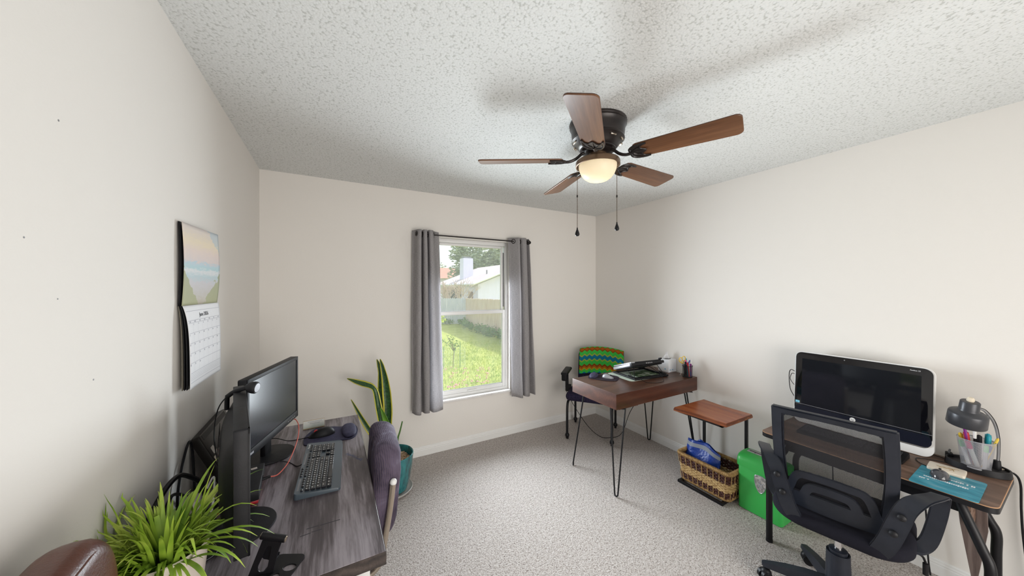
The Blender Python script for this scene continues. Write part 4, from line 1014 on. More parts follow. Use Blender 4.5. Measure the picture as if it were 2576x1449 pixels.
# pencil cup 1
def pen(kind, label, base, tip, r, m1, m2=None, cat='pen'):
    """stands in a cup: base low, tip high"""
    t = thing(kind, label, cat, tuple(base)); base, tip = V(base), V(tip); d = (tip-base)
    b = MB(); b.cyl(base, base+d*.72, r, n=12); bld('barrel', b, m1, t, world=True)
    b = MB(); b.cyl(base+d*.72, base+d*.97, r*1.12, n=12); b.cyl(base+d*.97, tip, r*.8, r*.5, 12); bld('cap', b, m2 or m1, t, world=True)
    return t
def cup(label, c, rb_, rt, h, m_, rim, n=40):
    t = thing('pencil_cup', label, 'pencil cup', c)
    b = MB(); b.grid(lambda u, v: V(((rb_+(rt-rb_)*v)*cos(2*pi*u), (rb_+(rt-rb_)*v)*sin(2*pi*u), .004+v*(h-.004))), n, 8, cu=True)
    bld('mesh_wall', b, m_, t, smooth=80)
    b = MB(); b.lathe([(0,.001),(rb_,.001),(rb_+.001,.004),(rb_-.001,.006),(0,.006)], (0,0,0), n); bld('base', b, rim, t)
    b = MB(); b.tube([(rt*cos(2*pi*i/n), rt*sin(2*pi*i/n), h) for i in range(n)], .0018, 6, closed=True); bld('rim', b, rim, t)
    return t
C1 = V((2.775,1.792,HZ))
cup('black wire mesh pencil cup on the walnut desk edge', tuple(C1), .040, .042, .100, M['cupmeshblk'], M['blackmt'])
def inC(c, a, r, z): return c+V((r*cos(rad(a)), r*sin(rad(a)), z))
for i, (nm, lb, a0, r0, a1, r1, zt_, rr, m1, m2) in enumerate((
    ('marker','pink-capped marker standing in the black mesh cup',200,.026,170,.020,.150,.006,M['black'],M['pink']),
    ('marker','red marker leaning in the black mesh cup',250,.024,215,.030,.135,.006,M['red'],M['red']),
    ('ballpoint_pen','blue pen leaning across the black mesh cup',160,.028,320,.020,.150,.005,M['blue'],M['blue']),
    ('ballpoint_pen','white-tipped pen at the right of the black mesh cup',300,.024,330,.034,.155,.0045,M['blue'],M['white']),
    ('ballpoint_pen','turquoise pen in the back of the black mesh cup',20,.022,60,.024,.160,.0045,M['teal'],M['teal']),
    ('marker','black marker at the left of the black mesh cup',170,.030,185,.034,.140,.006,M['black'],M['black']),
    ('marker','purple marker low in the black mesh cup',320,.028,300,.026,.120,.006,M['purple'],M['purple']))):
    pen(nm, lb, inC(C1,a0,r0,.008), inC(C1,a1,r1,zt_), rr, m1, m2)
t = thing('scissors', 'yellow handled scissors standing in the black mesh cup', 'scissors', tuple(C1+V((-.02,.022,.007))))
b = MB(); b.cyl(C1+V((-.012,.01,.008)), C1+V((-.025,.026,.115)), .004, .006, 8); bld('blades', b, M['silver'], t, world=True)
for dx, dz, r in ((-.016,.148,.017),(.012,.160,.016)):
    c_ = C1+V((-.028+dx*.85, .028-dx*.48, dz)); b = MB()
    b.tube([c_+V((r*.85*cos(a_)*.9, -r*.48*cos(a_)*.9, r*1.25*sin(a_))) for a_ in [2*pi*i/20 for i in range(20)]], .0034, 8, closed=True)
    b.tube([c_+V((0,0,-r*1.2)), C1+V((-.024,.025,.112))], .004, 8); bld('handle', b, M['yellow'], t, world=True)
t = thing('white_cord', 'thin white cord on the walnut desk beside the tissue box', 'cable', (2.80,1.87,HZ))
b = MB(); b.tube(smooth_path([(2.862,1.95,HZ+.02),(2.855,1.91,HZ+.003),(2.80,1.875,HZ+.003),(2.76,1.85,HZ+.003)],8), .0016, 6); bld('cord', b, M['white'], t, world=True)
t = thing('drooping_cord', 'black cord drooping between the walnut desk legs in the far corner', 'cable', (2.45,2.62,.0))
b = MB(); b.tube(smooth_path([(2.405,YB-.004,.40),(2.40,2.99,.30),(2.30,2.60,.16),(2.40,2.50,.035),(2.52,2.45,.012),(2.66,2.44,.03),(2.74,2.40,.25),(2.76,2.26,.50),(2.76,2.24,.642)],10), .003, 8); bld('cord', b, M['black'], t, world=True)
# ------------------------------------------------------------------ corner chair with the crocheted blanket
fa = atan2(-.63,-.77)                       # it faces the camera side
CC = V((2.425,2.628,0))
t = thing('guest_chair', 'navy padded armchair on four castered legs in the far corner, blanket over its back', 'chair', tuple(CC), fa)
HS = .220
for sx in (1,-1):
    for sy in (1,-1):
        b = MB(); b.tube(smooth_path([(sx*.10,sy*.19,.395),(sx*.175,sy*HS*.98,.385),(sx*.212,sy*HS,.33),(sx*.222,sy*HS,.2),(sx*.222,sy*HS,.065)],7), .0125, 12); lg = bld('leg', b, M['blackmt'], t)
        b = MB(); x, y = sx*.222, sy*HS
        b.cyl((x-.018,y-.010,.026),(x-.018,y+.010,.026),.025,n=20); b.ell((x-.004,y,.045),(.024,.022,.024),14,8); bld('caster', b, M['black'], lg)
b = MB(); b.box((.0,0,.435),(.46,.48,.085),None,.040,4); bld('seat', b, M['navyfab'], t, smooth=70)
Bk = MX.Translation((-.225,.045,.665)) @ MX.Rotation(rad(-9),4,'Y')
b = MB(); b.M = Bk; b.prism([(p[0],p[1]+(.035*(1-(p[0]/.23)**2) if p[1] > 0 else 0)) for p in rrect(.46,.34,.05,6)], -.03, .03, Fy, .022, 4); bld('backrest', b, M['navyfab'], t, smooth=70)
b = MB(); b.tube(smooth_path([(-.18,0,.40),(-.25,0,.42),(-.27,0,.55),(-.265,0,.66)],6), .02, 10, flat=.4); bld('back_support', b, M['black'], t)
for sy in (1,-1):
    b = MB(); y = sy*.265
    b.box((.02,sy*.25,.47),(.05,.06,.075),None,.01); b.tube(smooth_path([(.02,y,.45),(.025,y,.55),(.03,y,.63)],5), .018, 10, flat=.7); pst = bld('arm_post', b, M['black'], t)
    b = MB(); b.M = MX.Translation((.045,y,.655)) @ MX.Rotation(rad(4),4,'Y'); b.box((0,0,0),(.24,.075,.032),None,.015,3); b.box((.105,0,-.035),(.035,.06,.08),None,.014,3); bld('armrest', b, M['black'], t)
t = thing('crochet_blanket', 'green, blue and orange crocheted chevron blanket draped over the corner chair back', 'blanket', tuple(CC+V((0,0,.5))), fa)
def blk(u, v):
    # v 0..1: from the front hem over the top to the rear hem
    y = (.5-u)*.475*(1.0)
    arch = .035*(1-(y/.25)**2)
    Lf, tp = .27, .085; s_ = v*.62
    top = .172+arch
    if s_ < Lf: x, z = .036+.004*sin(22*u), top-.0-(Lf-s_)
    elif s_ < Lf+tp: a_ = (s_-Lf)/tp*pi; x, z = .036*cos(a_), top+.016*sin(a_)
    else: x, z = -.036-.004*sin(19*u), top-(s_-Lf-tp)
    x += .004*sin(u*31+v*9)*(1 if x > 0 else -1)
    p = MX.Translation((-.225,0,.165)) @ MX.Rotation(rad(-9),4,'Y') @ V((x, y, z)); return p+V((0,.068,0))
b = MB(); b.grid(lambda u, v: blk(u, v), 56, 60)
for f_ in b.bm.faces:
    for lp in f_.loops:
        uv = lp[b.uv].uv; uv.y = max(0, .06+(.42-uv.y)*1.75) if uv.y < .44 else (uv.y-.40)*1.6
bld('knit', b, M['crochet'], t, smooth=80, solid=.006)
# ------------------------------------------------------------------ C-shaped side table
t = thing('side_table', 'live-edge red wood side table on a thin black frame by the right wall', 'side table', (2.60,1.46,0))
rn = random.Random(3)
def edge(y0, y1, x, amp, ph): return [(x+amp*sin(6.5*(y-y0)+ph)+.4*amp*sin(17*(y-y0)+2*ph), y) for y in [y0+(y1-y0)*i/14 for i in range(15)]]
fr_ = edge(1.272,1.652,2.402,.016,2.2); bk_ = edge(1.648,1.272,2.772,.012,.5)
loop_ = fr_+bk_
cx_, cy_ = 2.58,1.462
up_ = [(cx_+(x-cx_)*.966, cy_+(y-cy_)*.986, .6032) for x, y in loop_]
b = MB(); b.prism([(x,y) for x,y,_ in up_], .590, .6032); tp_ = bld('slab_top', b, M['liveedge'], t, world=True, smooth=0)
b = MB()
lo = [b._v((x, y, .577)) for x, y in loop_]; md = [b._v((cx_+(x-cx_)*1.004, cy_+(y-cy_)*1.002, .588)) for x, y in loop_]; up = [b._v((x, y, .6028)) for x, y, _ in up_]
b.bridge(lo, md); b.bridge(md, up); b.face(lo[::-1]); bld('bark_edge', b, M['bark'], tp_, world=True, smooth=30)
def bar(b, p0, p1, w=.019):
    p0, p1 = V(p0), V(p1); c = (p0+p1)/2; d = p1-p0
    b.box(c, (abs(d.x)+w if abs(d.x) > .01 else w, abs(d.y)+w if abs(d.y) > .01 else w, abs(d.z)+w if abs(d.z) > .01 else w), None, .0015, 1)
b = MB()
for y in (1.318,1.640):
    bar(b,(2.44,y,.565),(2.772,y,.565)); bar(b,(2.44,y,.0105),(2.772,y,.0105)); 
bar(b,(2.44,1.318,.565),(2.44,1.640,.565)); bar(b,(2.772,1.318,.0105),(2.772,1.64,.0105)); bld('frame', b, M['blackmt'], t, world=True)
b = MB(); bar(b,(2.437,1.318,.0105),(2.437,1.640,.0105),.021); bld('foot_bar', b, M['blackmt'], t, world=True)
for y in (1.318,1.640):
    b = MB(); bar(b,(2.772,y,.02),(2.772,y,.556)); bld('leg', b, M['blackmt'], t, world=True)
# ------------------------------------------------------------------ woven basket
t = thing('woven_basket', 'long woven basket with dark brown and tan bands under the side table', 'basket', (2.575,1.468,0))
BX, BY = (2.447,2.700),(1.272,1.664)
Z0, Z1 = .024, .236
def per(z, n=150, amp=.0, ph=0, ex=0):
    k = (z-Z0)/(Z1-Z0); g = -.022*(1-k)+ex
    w, l = BX[1]-BX[0]+2*g, BY[1]-BY[0]+2*g; cx, cy = sum(BX)/2, sum(BY)/2
    o = rrect(w, l, .028, 5, cx, cy)
    # resample
    L = [0]; 
    for i in range(len(o)): L.append(L[-1]+math.dist(o[i], o[(i+1)%len(o)]))
    out = []
    for j in range(n):
        s_ = L[-1]*j/n; i = max(q for q in range(len(o)) if L[q] <= s_+1e-9); f_ = (s_-L[i])/max(1e-9,L[i+1]-L[i])
        p, q = o[i], o[(i+1)%len(o)]; x, y = p[0]+(q[0]-p[0])*f_, p[1]+(q[1]-p[1])*f_
        nx, ny = q[1]-p[1], -(q[0]-p[0]); m_ = math.hypot(nx,ny) or 1
        a_ = amp*sin(2*pi*j/n*(n/5)+ph)
        out.append((x+nx/m_*a_, y+ny/m_*a_, z))
    return out
rows = []; z = Z0+.012
rn = random.Random(9)
bands = [(.040,.088,'d'),(.088,.152,'t'),(.152,.214,'d')]
bd, bt = MB(), MB(); k = 0
z = .042
while z < .216:
    kind = 'd' if z < .084 or z > .154 else 't'
    p = per(z, 150, .0045, k*pi, 0)
    pts = []
    for j, q in enumerate(p):
        hole = abs(q[0]-2.573) < .055 and q[1] > 1.64 and .165 < z < .205
        if hole:
            if len(pts) > 2: (bd if kind == 'd' else bt).tube(pts, .0068, 6)
            pts = []
        else: pts.append(V((q[0]+rn.uniform(-.0012,.0012), q[1]+rn.uniform(-.0012,.0012), z+rn.uniform(-.0012,.0012)+(.002*sin(j*1.3) if kind == 't' else 0))))
    if len(pts) == 150: (bd if kind == 'd' else bt).tube(pts, .0072 if kind == 'd' else .0062, 6, closed=True)
    elif len(pts) > 2: (bd if kind == 'd' else bt).tube(pts, .0068, 6)
    z += .0118 if kind == 'd' else .0098; k += 1
bld('dark_band', bd, M['wdark'], t, world=True); bld('tan_band', bt, M['wpale'], t, world=True)
b = MB()
for j in range(0,150,5):
    P = [per(zz, 150, 0, 0, .0085)[j] for zz in (.036,.06,.088,.15,.18,.214)]
    if abs(P[0][0]-2.573) < .055 and P[0][1] > 1.60: P = P[:4]
    for a_, c_ in ((0,1),(1,2),(3,4),(4,5)):
        if c_ < len(P): b.tube([P[a_],P[c_]], .0032, 5)
tag(bld('stitches', b, M['wtan'], t, world=True), None, None, None, None)
b = MB()
for (zz, r) in ((.228,.013),(.033,.010)):
    p = per(zz, 150, 0)
    b.tube([V(q) for q in p], r, 10, closed=True)
    for j in range(150):
        q0 = V(p[j]); q1 = V(p[(j+1)%150]); d = (q1-q0).normalized(); fr = frame(d)
        b.tube([q0+d*.006*(i/6-.5)+fr @ V((cos(2*pi*i/6)*(r+.0015), sin(2*pi*i/6)*(r+.0015), 0)) for i in range(6)], .0022, 4)
bld('rope_rim', b, M['wtan'], t, world=True)
b = MB(); p = per(.032,60,0,0,-.004); b.prism([(x,y) for x,y,_ in p], .022, .032); bld('bottom', b, M['wdark'], t, world=True, smooth=0)
# blue bag
t = thing('tote_bag', 'royal blue bag with a grey webbing top slumped in the woven basket', 'bag', (2.56,1.53,.034))
def bag(u, v, off=0):
    a = 2*pi*u
    yy = cos(a); y = 1.535+.138*yy*(1-.05*v)
    th = .050*max(0,1-v)**.7+.009
    sy_ = math.copysign(abs(sin(a))**.7, sin(a))
    x = 2.535+.050*v+th*sy_*(1-.5*abs(yy)**6)+.010*sin(5*yy+2*v)*v+.006*sin(9*yy+6*v)*(1-v)
    zt = .318-.020*(yy<0)*0-.075*max(0,-yy-.2)**1.5-.010*yy
    z = .040+(zt-.040)*v
    k_ = 1+off
    return V((x, y, z))
b = MB(); b.grid(lambda u, v: bag(u, v*.86), 60, 20, cu=True); bld('body', b, M['bagblue'], t, world=True, smooth=80)
b = MB(); b.grid(lambda u, v: bag(u, .855+v*.10)+V((.004*sin(2*pi*u),0,0)), 60, 4, cu=True); bld('webbing_band', b, M['baggrey'], t, world=True, smooth=80)
b = MB(); b.grid(lambda u, v: bag(u, .95+v*.06), 60, 3, cu=True); bld('top_hem', b, M['bagblue'], t, world=True, smooth=80)
b = MB()
def strap(u, v): return V((2.535+.035*sin(pi*u), 1.39+.075*u, .15+.07*sin(pi*u*.9)+.018*(v-.5)+.02*u))
b.grid(strap, 20, 3); bld('strap', b, M['bagblue'], t, world=True, smooth=80, solid=.004)
b = MB(); b.grid(lambda u, v: V((2.60+.03*u,1.60+.02*v-.09*u,.255+.05*sin(pi*u)*v+.02*v)),12,6); bld('flap', b, M['bagblue'], t, world=True, smooth=80, solid=.003)
# ------------------------------------------------------------------ shredder
t = thing('paper_shredder', 'bright green paper shredder with a pewter shield badge beside the basket', 'paper shredder', (2.625,1.130,0))
def shell(b, z0, z1, x0, x1, y0, y1, r, n=6, top_r=0):
    o = rrect(x1-x0, y1-y0, r, n, (x0+x1)/2, (y0+y1)/2); return o
o = rrect(.176,.262,.022,6,2.620,1.130)
b = MB(); b.prism(o, .004, .300, None, .004, 2); bd_ = bld('bin', b, M['green'], t, world=True, smooth=50)
# rounded head
b = MB()
prof = [(-.094,0),(-.096,.03),(-.090,.060),(-.072,.078),(-.040,.086),(.0,.088),(.045,.086),(.075,.074),(.092,.05),(.094,0)]
P_ = [(2.622+x, .298+z) for x, z in prof]
y0, y1 = .994, 1.266
sl = []
for y, k_ in ((y0,.90),(y0+.008,.97),(y0+.025,1),(y1-.025,1),(y1-.008,.97),(y1,.90)):
    sl.append([b._v((2.622+(x-2.622)*k_, y, .298+(z-.298)*k_)) for x, z in P_])
for a_, c_ in zip(sl, sl[1:]): b.bridge(a_, c_)
b.face(sl[0]); b.face(sl[-1][::-1]); hd = bld('cutting_head', b, M['green'], t, world=True, smooth=60)
b = MB(); b.box((2.628,1.128,.3865),(.050,.215,.006),None,.002); pl = bld('feed_plate', b, mat('feed_plate_grey', (.36,.36,.35), .4), hd, world=True)
b = MB(); b.box((2.620,1.128,.3895),(.008,.190,.002)); 
for i in range(4): b.box((2.612,1.05+.045*i,.3895),(.018,.003,.0022))
bld('feed_slot', b, M['ink'], pl, world=True)
b = MB()
sh = [(0,-.062),(.020,-.042),(.033,-.005),(.036,.030),(.032,.052),(.0,.060),(-.032,.052),(-.036,.030),(-.033,-.005),(-.020,-.042)]
sh = [(p.x,p.y) for p in smooth_path([(x,y,0) for x,y in sh],4,True)]
Fx = MX((V((0,-1,0)),V((0,0,1)),V((-1,0,0)))).transposed().to_4x4()
b.prism([(x*.95,y*.95) for x,y in sh], 0, .004, MX.Translation((2.532,1.118,.225)) @ Fx, .001, 1); bg = bld('shield_badge', b, M['badge'], bd_, world=True)
b = MB(); b.tube([V((2.5285,1.118-x*.95,.225+y*.95)) for x,y in sh], .0022, 6, closed=True)
for a_ in range(5):
    q = pi/2+2*pi*a_/5; b.tube([V((2.527,1.118,.225)), V((2.527,1.118+.019*cos(q),.225+.026*sin(q)))], .003, 5)
bld('badge_relief', b, M['silver'], bg, world=True)
# ------------------------------------------------------------------ right desk
RX0, RX1, RY0, RY1, RZT = 2.345, 2.835, .205, 1.035, .66
t = thing('work_table', 'brown laminate table with black bent-tube legs holding the all-in-one computer', 'table', (2.60,.62,0))
o = rrect(RX1-RX0, RY1-RY0, .035, 6, (RX0+RX1)/2, (RY0+RY1)/2)
b = MB(); b.prism(o, RZT-.026, RZT, None, 0); tp_ = bld('tabletop', b, M['rdesk'], t, world=True, smooth=30)
o2 = rrect(RX1-RX0+.004, RY1-RY0+.004, .036, 6, (RX0+RX1)/2, (RY0+RY1)/2)
b = MB(); lo = [b._v((x,y,RZT-.028)) for x,y in o2]; up = [b._v((x,y,RZT-.005)) for x,y in o2]; i2 = [b._v((x,y,RZT-.028)) for x,y in o]; b.bridge(lo, up); b.bridge(i2, lo); bld('edge_band', b, M['black'], tp_, world=True, smooth=30)
b = MB(); b.tube([(x,y,RZT-.003) for x,y in o], .0026, 6, closed=True); bld('worn_edge', b, mat('worn_particle_edge', (.42,.24,.13), .7), tp_, world=True)
b = MB(); b.ab(RX0+.05,RX0+.065,RY0+.09,RY1-.09,RZT-.085,RZT-.028); b.ab(RX1-.14,RX1-.125,RY0+.09,RY1-.09,RZT-.085,RZT-.028); b.ab(RX0+.05,RX1-.125,RY0+.09,RY0+.105,RZT-.085,RZT-.028); b.ab(RX0+.05,RX1-.125,RY1-.105,RY1-.09,RZT-.085,RZT-.028); bld('apron', b, M['blackmt'], t, world=True)
for y, s_ in ((RY1,1),(RY0,-1)):
    for xf, xt in ((2.348,2.40),(2.705,2.685)):
        yf = y-.045*1 if s_ > 0 else y+(.018 if xf < 2.5 else .036); yt = yf-s_*.085
        b = MB(); b.tube(smooth_path([(xt,yt,RZT-.03),(xt*.75+xf*.25,yt*.75+yf*.25,.575),(xt*.25+xf*.75,yt*.25+yf*.75,.47),(xf,yf,.41),(xf,yf,.30),(xf,yf,.012)],6), .0165, 12); lg = bld('leg', b, M['blackmt'], t, world=True)
        b = MB(); b.cyl((xf,yf,0),(xf,yf,.018),.0175); bld('foot_cap', b, M['black'], lg, world=True)
b = MB(); b.prism([(.262,.62),(.350,.62),(.335,.42),(.300,.16),(.288,.16),(.258,.42)], -.009, .009, MX.Translation((2.66,0,0)) @ Fy); bld('side_bracket', b, wood('bracket_wood',(.07,.05,.045),(.13,.095,.085),(.18,.14,.125),'Z',1.5), t, world=True, smooth=0)
b = MB(); b.box((2.60,.30,.52),(.13,.018,.14),MX.Rotation(rad(25),3,'Y')); bld('wood_brace', b, M['rdesk'], t, world=True, smooth=0)
# ------------------------------------------------------------------ all-in-one computer
AX, AY0, AY1, AZ0, AZ1 = 2.722, .424, 1.012, RZT+.004, 1.128
ac, aw, ah = (AY0+AY1)/2, AY1-AY0, AZ1-AZ0
t = thing('all_in_one_computer', 'glossy black all-in-one computer with a white frame on the work table', 'computer', (AX,ac,RZT))
Pa = MX.Translation((AX,ac,RZT+.004)) @ MX.Rotation(rad(4),4,'Y') @ MX((V((0,-1,0)),V((0,0,1)),V((-1,0,0)))).transposed().to_4x4()   # x right, y up, z to viewer
b = MB()
outer = rrect(aw, ah, .040, 8, 0, ah/2); inner = rrect(aw-.022, ah-.050, .030, 8, 0, ah/2+.017)
b.prism(outer, -.026, -.004, Pa, 0, 1, holes=[inner]); fr_ = bld('white_frame', b, M['white'], t, world=True, smooth=40)
b = MB(); b.prism(rrect(aw-.05, ah-.085, .03, 8, 0, ah/2+.037), -.058, -.024, Pa, .008, 2); bld('back_shell', b, M['white'], t, world=True)
b = MB(); b.prism(rrect(aw-.010, ah-.070, .034, 8, 0, ah/2+.030), -.022, 0, Pa, .002, 2); gp_ = bld('glass_panel', b, M['blackgl'], t, world=True, smooth=40)
b = MB(); b.prism(rrect(aw-.085, .318, .001, 1, -.002, ah-.045-.159), 0, .0006, Pa); bld('display', b, mat('dark_display', (.010,.011,.014), .06, spec=.6), gp_, world=True, smooth=0)
b = MB(); b.prism([(-aw/2+.006,.119),(aw/2-.006,.119),(aw/2-.006,.1205),(-aw/2+.006,.1205)], .0, .0012, Pa); bld('chin_line', b, M['silver'], gp_, world=True, smooth=0)
b = MB(); b.prism(rrect(aw-.014, .062, .028, 6, 0, .081), -.001, .0008, Pa); bld('chin', b, mat('navy_gloss_chin', (.010,.012,.022), .15), gp_, world=True, smooth=0)
b = MB(); b.prism(circ(.0125,28,-.008,.098), .0009, .0022, Pa); lg = bld('logo_disc', b, M['white'], gp_, world=True)
text3('hp', .015, Pa @ MX.Translation((-.008,.0985,.0023)), M['ink'], 'logo_letters', lg)
text3('Pavilion 23', .0085, Pa @ MX.Translation((aw/2-.066,ah-.022,.0006)), M['paper'], 'model_lettering', gp_)
b = MB(); b.prism(rrect(.022,.014,.001,1,-aw/2+.022,.131), .0007, .0012, Pa); bld('sticker', b, mat('sky_blue_sticker', (.22,.58,.75), .4), gp_, world=True, smooth=0)
b = MB(); b.prism(circ(.003,14,-.05,ah-.02), .0003, .001, Pa); bld('camera_dot', b, M['grey'], gp_, world=True, smooth=0)
b = MB(); b.box((AX+.075,ac,RZT+.005),(.10,.30,.008),None,.003); b.box((AX+.085,ac,RZT+.10),(.012,.12,.20),MX.Rotation(rad(-14),3,'Y'),.004); bld('rear_stand', b, M['white'], t, world=True)
t = thing('side_cable', 'thin black cables looping out of the left side of the all-in-one computer', 'cable', (2.76,1.02,.86))
b = MB(); b.tube(smooth_path([(2.752,1.010,.985),(2.755,1.035,.992),(2.76,1.047,.955),(2.765,1.043,.86),(2.765,1.018,.80),(2.765,1.010,.70),(2.775,1.02,RZT+.004)],8),.0022,6)
b.tube(smooth_path([(2.754,1.010,.965),(2.758,1.030,.968),(2.762,1.042,.93),(2.768,1.030,.90),(2.77,1.012,.88)],8),.0018,6); b.box((2.755,1.008,.80),(.012,.02,.03),None,.003); bld('cord', b, M['black'], t, world=True)
# keyboard in front of it
t = thing('keyboard', 'black keyboard in front of the all-in-one computer, behind the mesh chair', 'keyboard', (2.585,.705,RZT), pi)
cs, top = keyboard(t, .43, .150, M['black'])
b = MB()
for r in range(5):
    n = [15,15,14,13,9][r]
    for i in range(n): b.box((-.036+.0185*r, -.20+.0175*15/n*(i+.5), top(-.036+.0185*r)+.003), (.0155,.0158*15/n,.007), None, .001, 1)
    for i in range(7): b.box((-.036+.0185*r, .072+.0178*(i+.5), top(-.036+.0185*r)+.003), (.0155,.016,.007), None, .001, 1)
bld('key_field', b, M['key'], t, smooth=30)
# mouse pad, mouse, tin, lamp, pencils
t = thing('mouse_pad', 'teal water-print mouse pad with white script on the work table', 'mouse pad', (2.466,.345,RZT), rad(1))
b = MB(); b.prism(rrect(.262,.188,.012,5), .0008, .004); pd = bld('pad', b, M['tealpad'], t, smooth=30)
for x, y0, w, s_ in ((-.045,.058,.03,1),(-.01,.0,.13,2),(.035,-.028,.10,4)):
    rn = random.Random(s_); b = MB(); n = int(w/.006); 
    y = y0+w/2 if 0 else y0+w*.5
    for i in range(n):
        if rn.random() < .12: continue
        hh = rn.choice((.006,.006,.010)); b.prism(rrect(hh*1.6,.0048,.001,1,-.008*0+x-.001*rn.random(), y-.006*i), .0041, .0044)
    bld('script_line', b, M['paper'], pd, smooth=0)
mouse('dark grey glossy mouse sitting on the teal mouse pad', (2.505,.372,RZT+.004), rad(8), mat('graphite_gloss', (.05,.05,.058), .18, coat=.5), M['black'], .104, .062, .036)
t = thing('mouse_cable', 'black mouse cable curving from the teal pad behind the white frame', 'cable', (2.60,.42,RZT))
b = MB(); b.tube(smooth_path([(2.556,.38,RZT+.014),(2.58,.415,RZT+.008),(2.62,.455,RZT+.003),(2.68,.47,RZT+.003),(2.73,.40,RZT+.003),(2.76,.36,RZT+.003),(2.79,.40,RZT+.004),(2.80,.45,RZT+.004)],8),.0019,6); bld('cord', b, M['black'], t, world=True)
t = thing('trinket_tin', 'cream rectangular tin with a gold motif between the teal pad and the lamp tray', 'tin', (2.610,.368,RZT), rad(3))
b = MB(); b.prism(rrect(.096,.112,.010,5), .0008, .016, None, .003, 2); tn = bld('tin', b, M['cream'], t)
b = MB()
rn = random.Random(2)
for i in range(5): b.tube(smooth_path([(rn.uniform(-.02,.02), -.035+.012*i, .0163),(rn.uniform(-.015,.02), -.025+.012*i, .0163),(rn.uniform(-.02,.015), -.01+.010*i, .0163)],4), .0012, 5)
bld('gold_motif', b, M['gold'], tn)
LC = V((2.775,.300,RZT))
t = thing('desk_lamp', 'charcoal desk lamp with a bell shade, gooseneck and oval organiser base', 'lamp', tuple(LC))
b = MB(); o = circ(.077,44,0,0,.098); ii = circ(.068,44,0,0,.089)
lo = [b._v((x,y,.001)) for x,y in o]; up = [b._v((x*.97,y*.97,.030)) for x,y in o]; ti = [b._v((x,y,.030)) for x,y in ii]; bi = [b._v((x,y,.020)) for x,y in ii]
b.bridge(lo,up); b.bridge(up,ti); b.bridge(ti,bi); b.face(bi); b.face(lo[::-1]); bld('organiser_base', b, M['charcoal'], t, smooth=40)
b = MB(); nk = smooth_path([(.030,-.052,.02),(.034,-.055,.10),(.034,-.054,.17),(.022,-.044,.240),(-.004,-.022,.292),(-.026,-.004,.305)],8); b.tube(nk, .0042, 10); bld('gooseneck', b, M['grey'], t)
b = MB(); b.tube([p+V((.006,-.004,.004)) for p in nk], .0016, 6); bld('lamp_cord', b, M['black'], t)
b = MB(); b.cyl((.030,-.052,.02),(.030,-.052,.060),.014,.011,20); bld('neck_socket', b, M['charcoal'], t)
Ps = MX.Translation((-.055,.020,.275)) @ MX.Rotation(rad(7),4,'X') @ MX.Rotation(rad(-9),4,'Y')
b = MB(); b.lathe([(.0605,-.056),(.062,-.054),(.0615,-.020),(.0610,.000),(.0585,.007),(.051,.012),(.039,.016),(.033,.020),(.0315,.026),(.0305,.064),(.028,.067),(0,.067)], (0,0,0), 40, Ps); sd = bld('shade', b, mat('charcoal_lampshade', (.055,.057,.065), .35, .3), t)
b = MB(); b.lathe([(.0595,-.055),(.059,-.030),(.058,-.006),(.052,.004),(.036,.010),(.0,.012)], (0,0,0), 40, Ps); bld('shade_lining', b, M['white'], sd)
b = MB(); b.lathe([(0,.067),(.011,.067),(.013,.073),(.011,.083),(.007,.087),(0,.087)], (0,0,0), 14, Ps); bld('switch_knob', b, mat('ivory_knob', (.75,.66,.52), .5), sd)
b = MB(); b.ell((0,0,-.012),(.022,.022,.028),16,10,Ps.to_3x3()); 
b.bm.clear(); b.ell(V(Ps @ V((0,0,-.014))),(.020,.020,.026),16,10); bld('bulb', b, M['white'], sd)
b = MB(); b.prism(circ(.022,20,.045,-.055,.018), .0205, .024); bld('cream_disc', b, M['cream'], t)
C2 = LC+V((-.035,.0,.0205))
cup('silver wire mesh pencil cup in the lamp tray', tuple(C2), .043, .056, .135, M['cupmesh'], M['silver'])
for (nm, lb, a0, r0, a1, r1, zt_, rr, m1, m2) in (
    ('highlighter','lime green highlighter leaning left in the silver mesh cup',110,.020,100,.044,.118,.0075,M['white'],M['lime']),
    ('highlighter','pink highlighter at the front of the silver mesh cup',215,.010,150,.040,.125,.0080,M['white'],M['pink']),
    ('highlighter','green capped marker at the middle of the silver mesh cup',240,.030,245,.034,.120,.0070,M['silver'],M['lime']),
    ('marker','turquoise marker standing tall in the silver mesh cup',290,.030,290,.036,.165,.0085,M['silver'],M['teal']),
    ('marker','turquoise marker at the right in the silver mesh cup',315,.032,310,.042,.168,.0085,M['silver'],M['teal']),
    ('ballpoint_pen','purple pen rising out of the silver mesh cup',80,.010,120,.036,.190,.0048,M['purple'],M['purple']),
    ('marker','red marker in the back of the silver mesh cup',60,.010,110,.030,.165,.0080,M['red'],M['red']),
    ('ballpoint_pen','black pen with a white end in the silver mesh cup',0,.012,170,.014,.192,.0050,M['black'],M['white']),
    ('marker','black capped marker in the silver mesh cup',330,.014,250,.010,.160,.0080,M['black'],M['black']),
    ('marker','yellow marker at the left rim of the silver mesh cup',70,.026,85,.046,.150,.0065,M['yellow'],M['yellow']),
    ('pencil','yellow pencil leaning over the right rim of the silver mesh cup',250,.020,285,.062,.160,.0042,M['yellow'],M['yellow']),
    ('ballpoint_pen','white pen low on the right in the silver mesh cup',300,.020,262,.043,.120,.0050,M['white'],M['blue'])):
    pen(nm, lb, inC(C2,a0,r0,.009), inC(C2,a1,r1,zt_), rr, m1, m2)
t = thing('power_plug', 'black power plug with two prongs resting on the back of the lamp tray', 'plug', (2.815,.388,RZT))
b = MB(); b.box((0,0,.018),(.035,.024,.034),MX.Rotation(.3,3,'Z'),.004); pb = bld('body', b, M['black'], t)
b = MB()
for x in (-.009,.006): b.box((x,.0,.042),(.0025,.007,.018),MX.Rotation(.2,3,'X'))
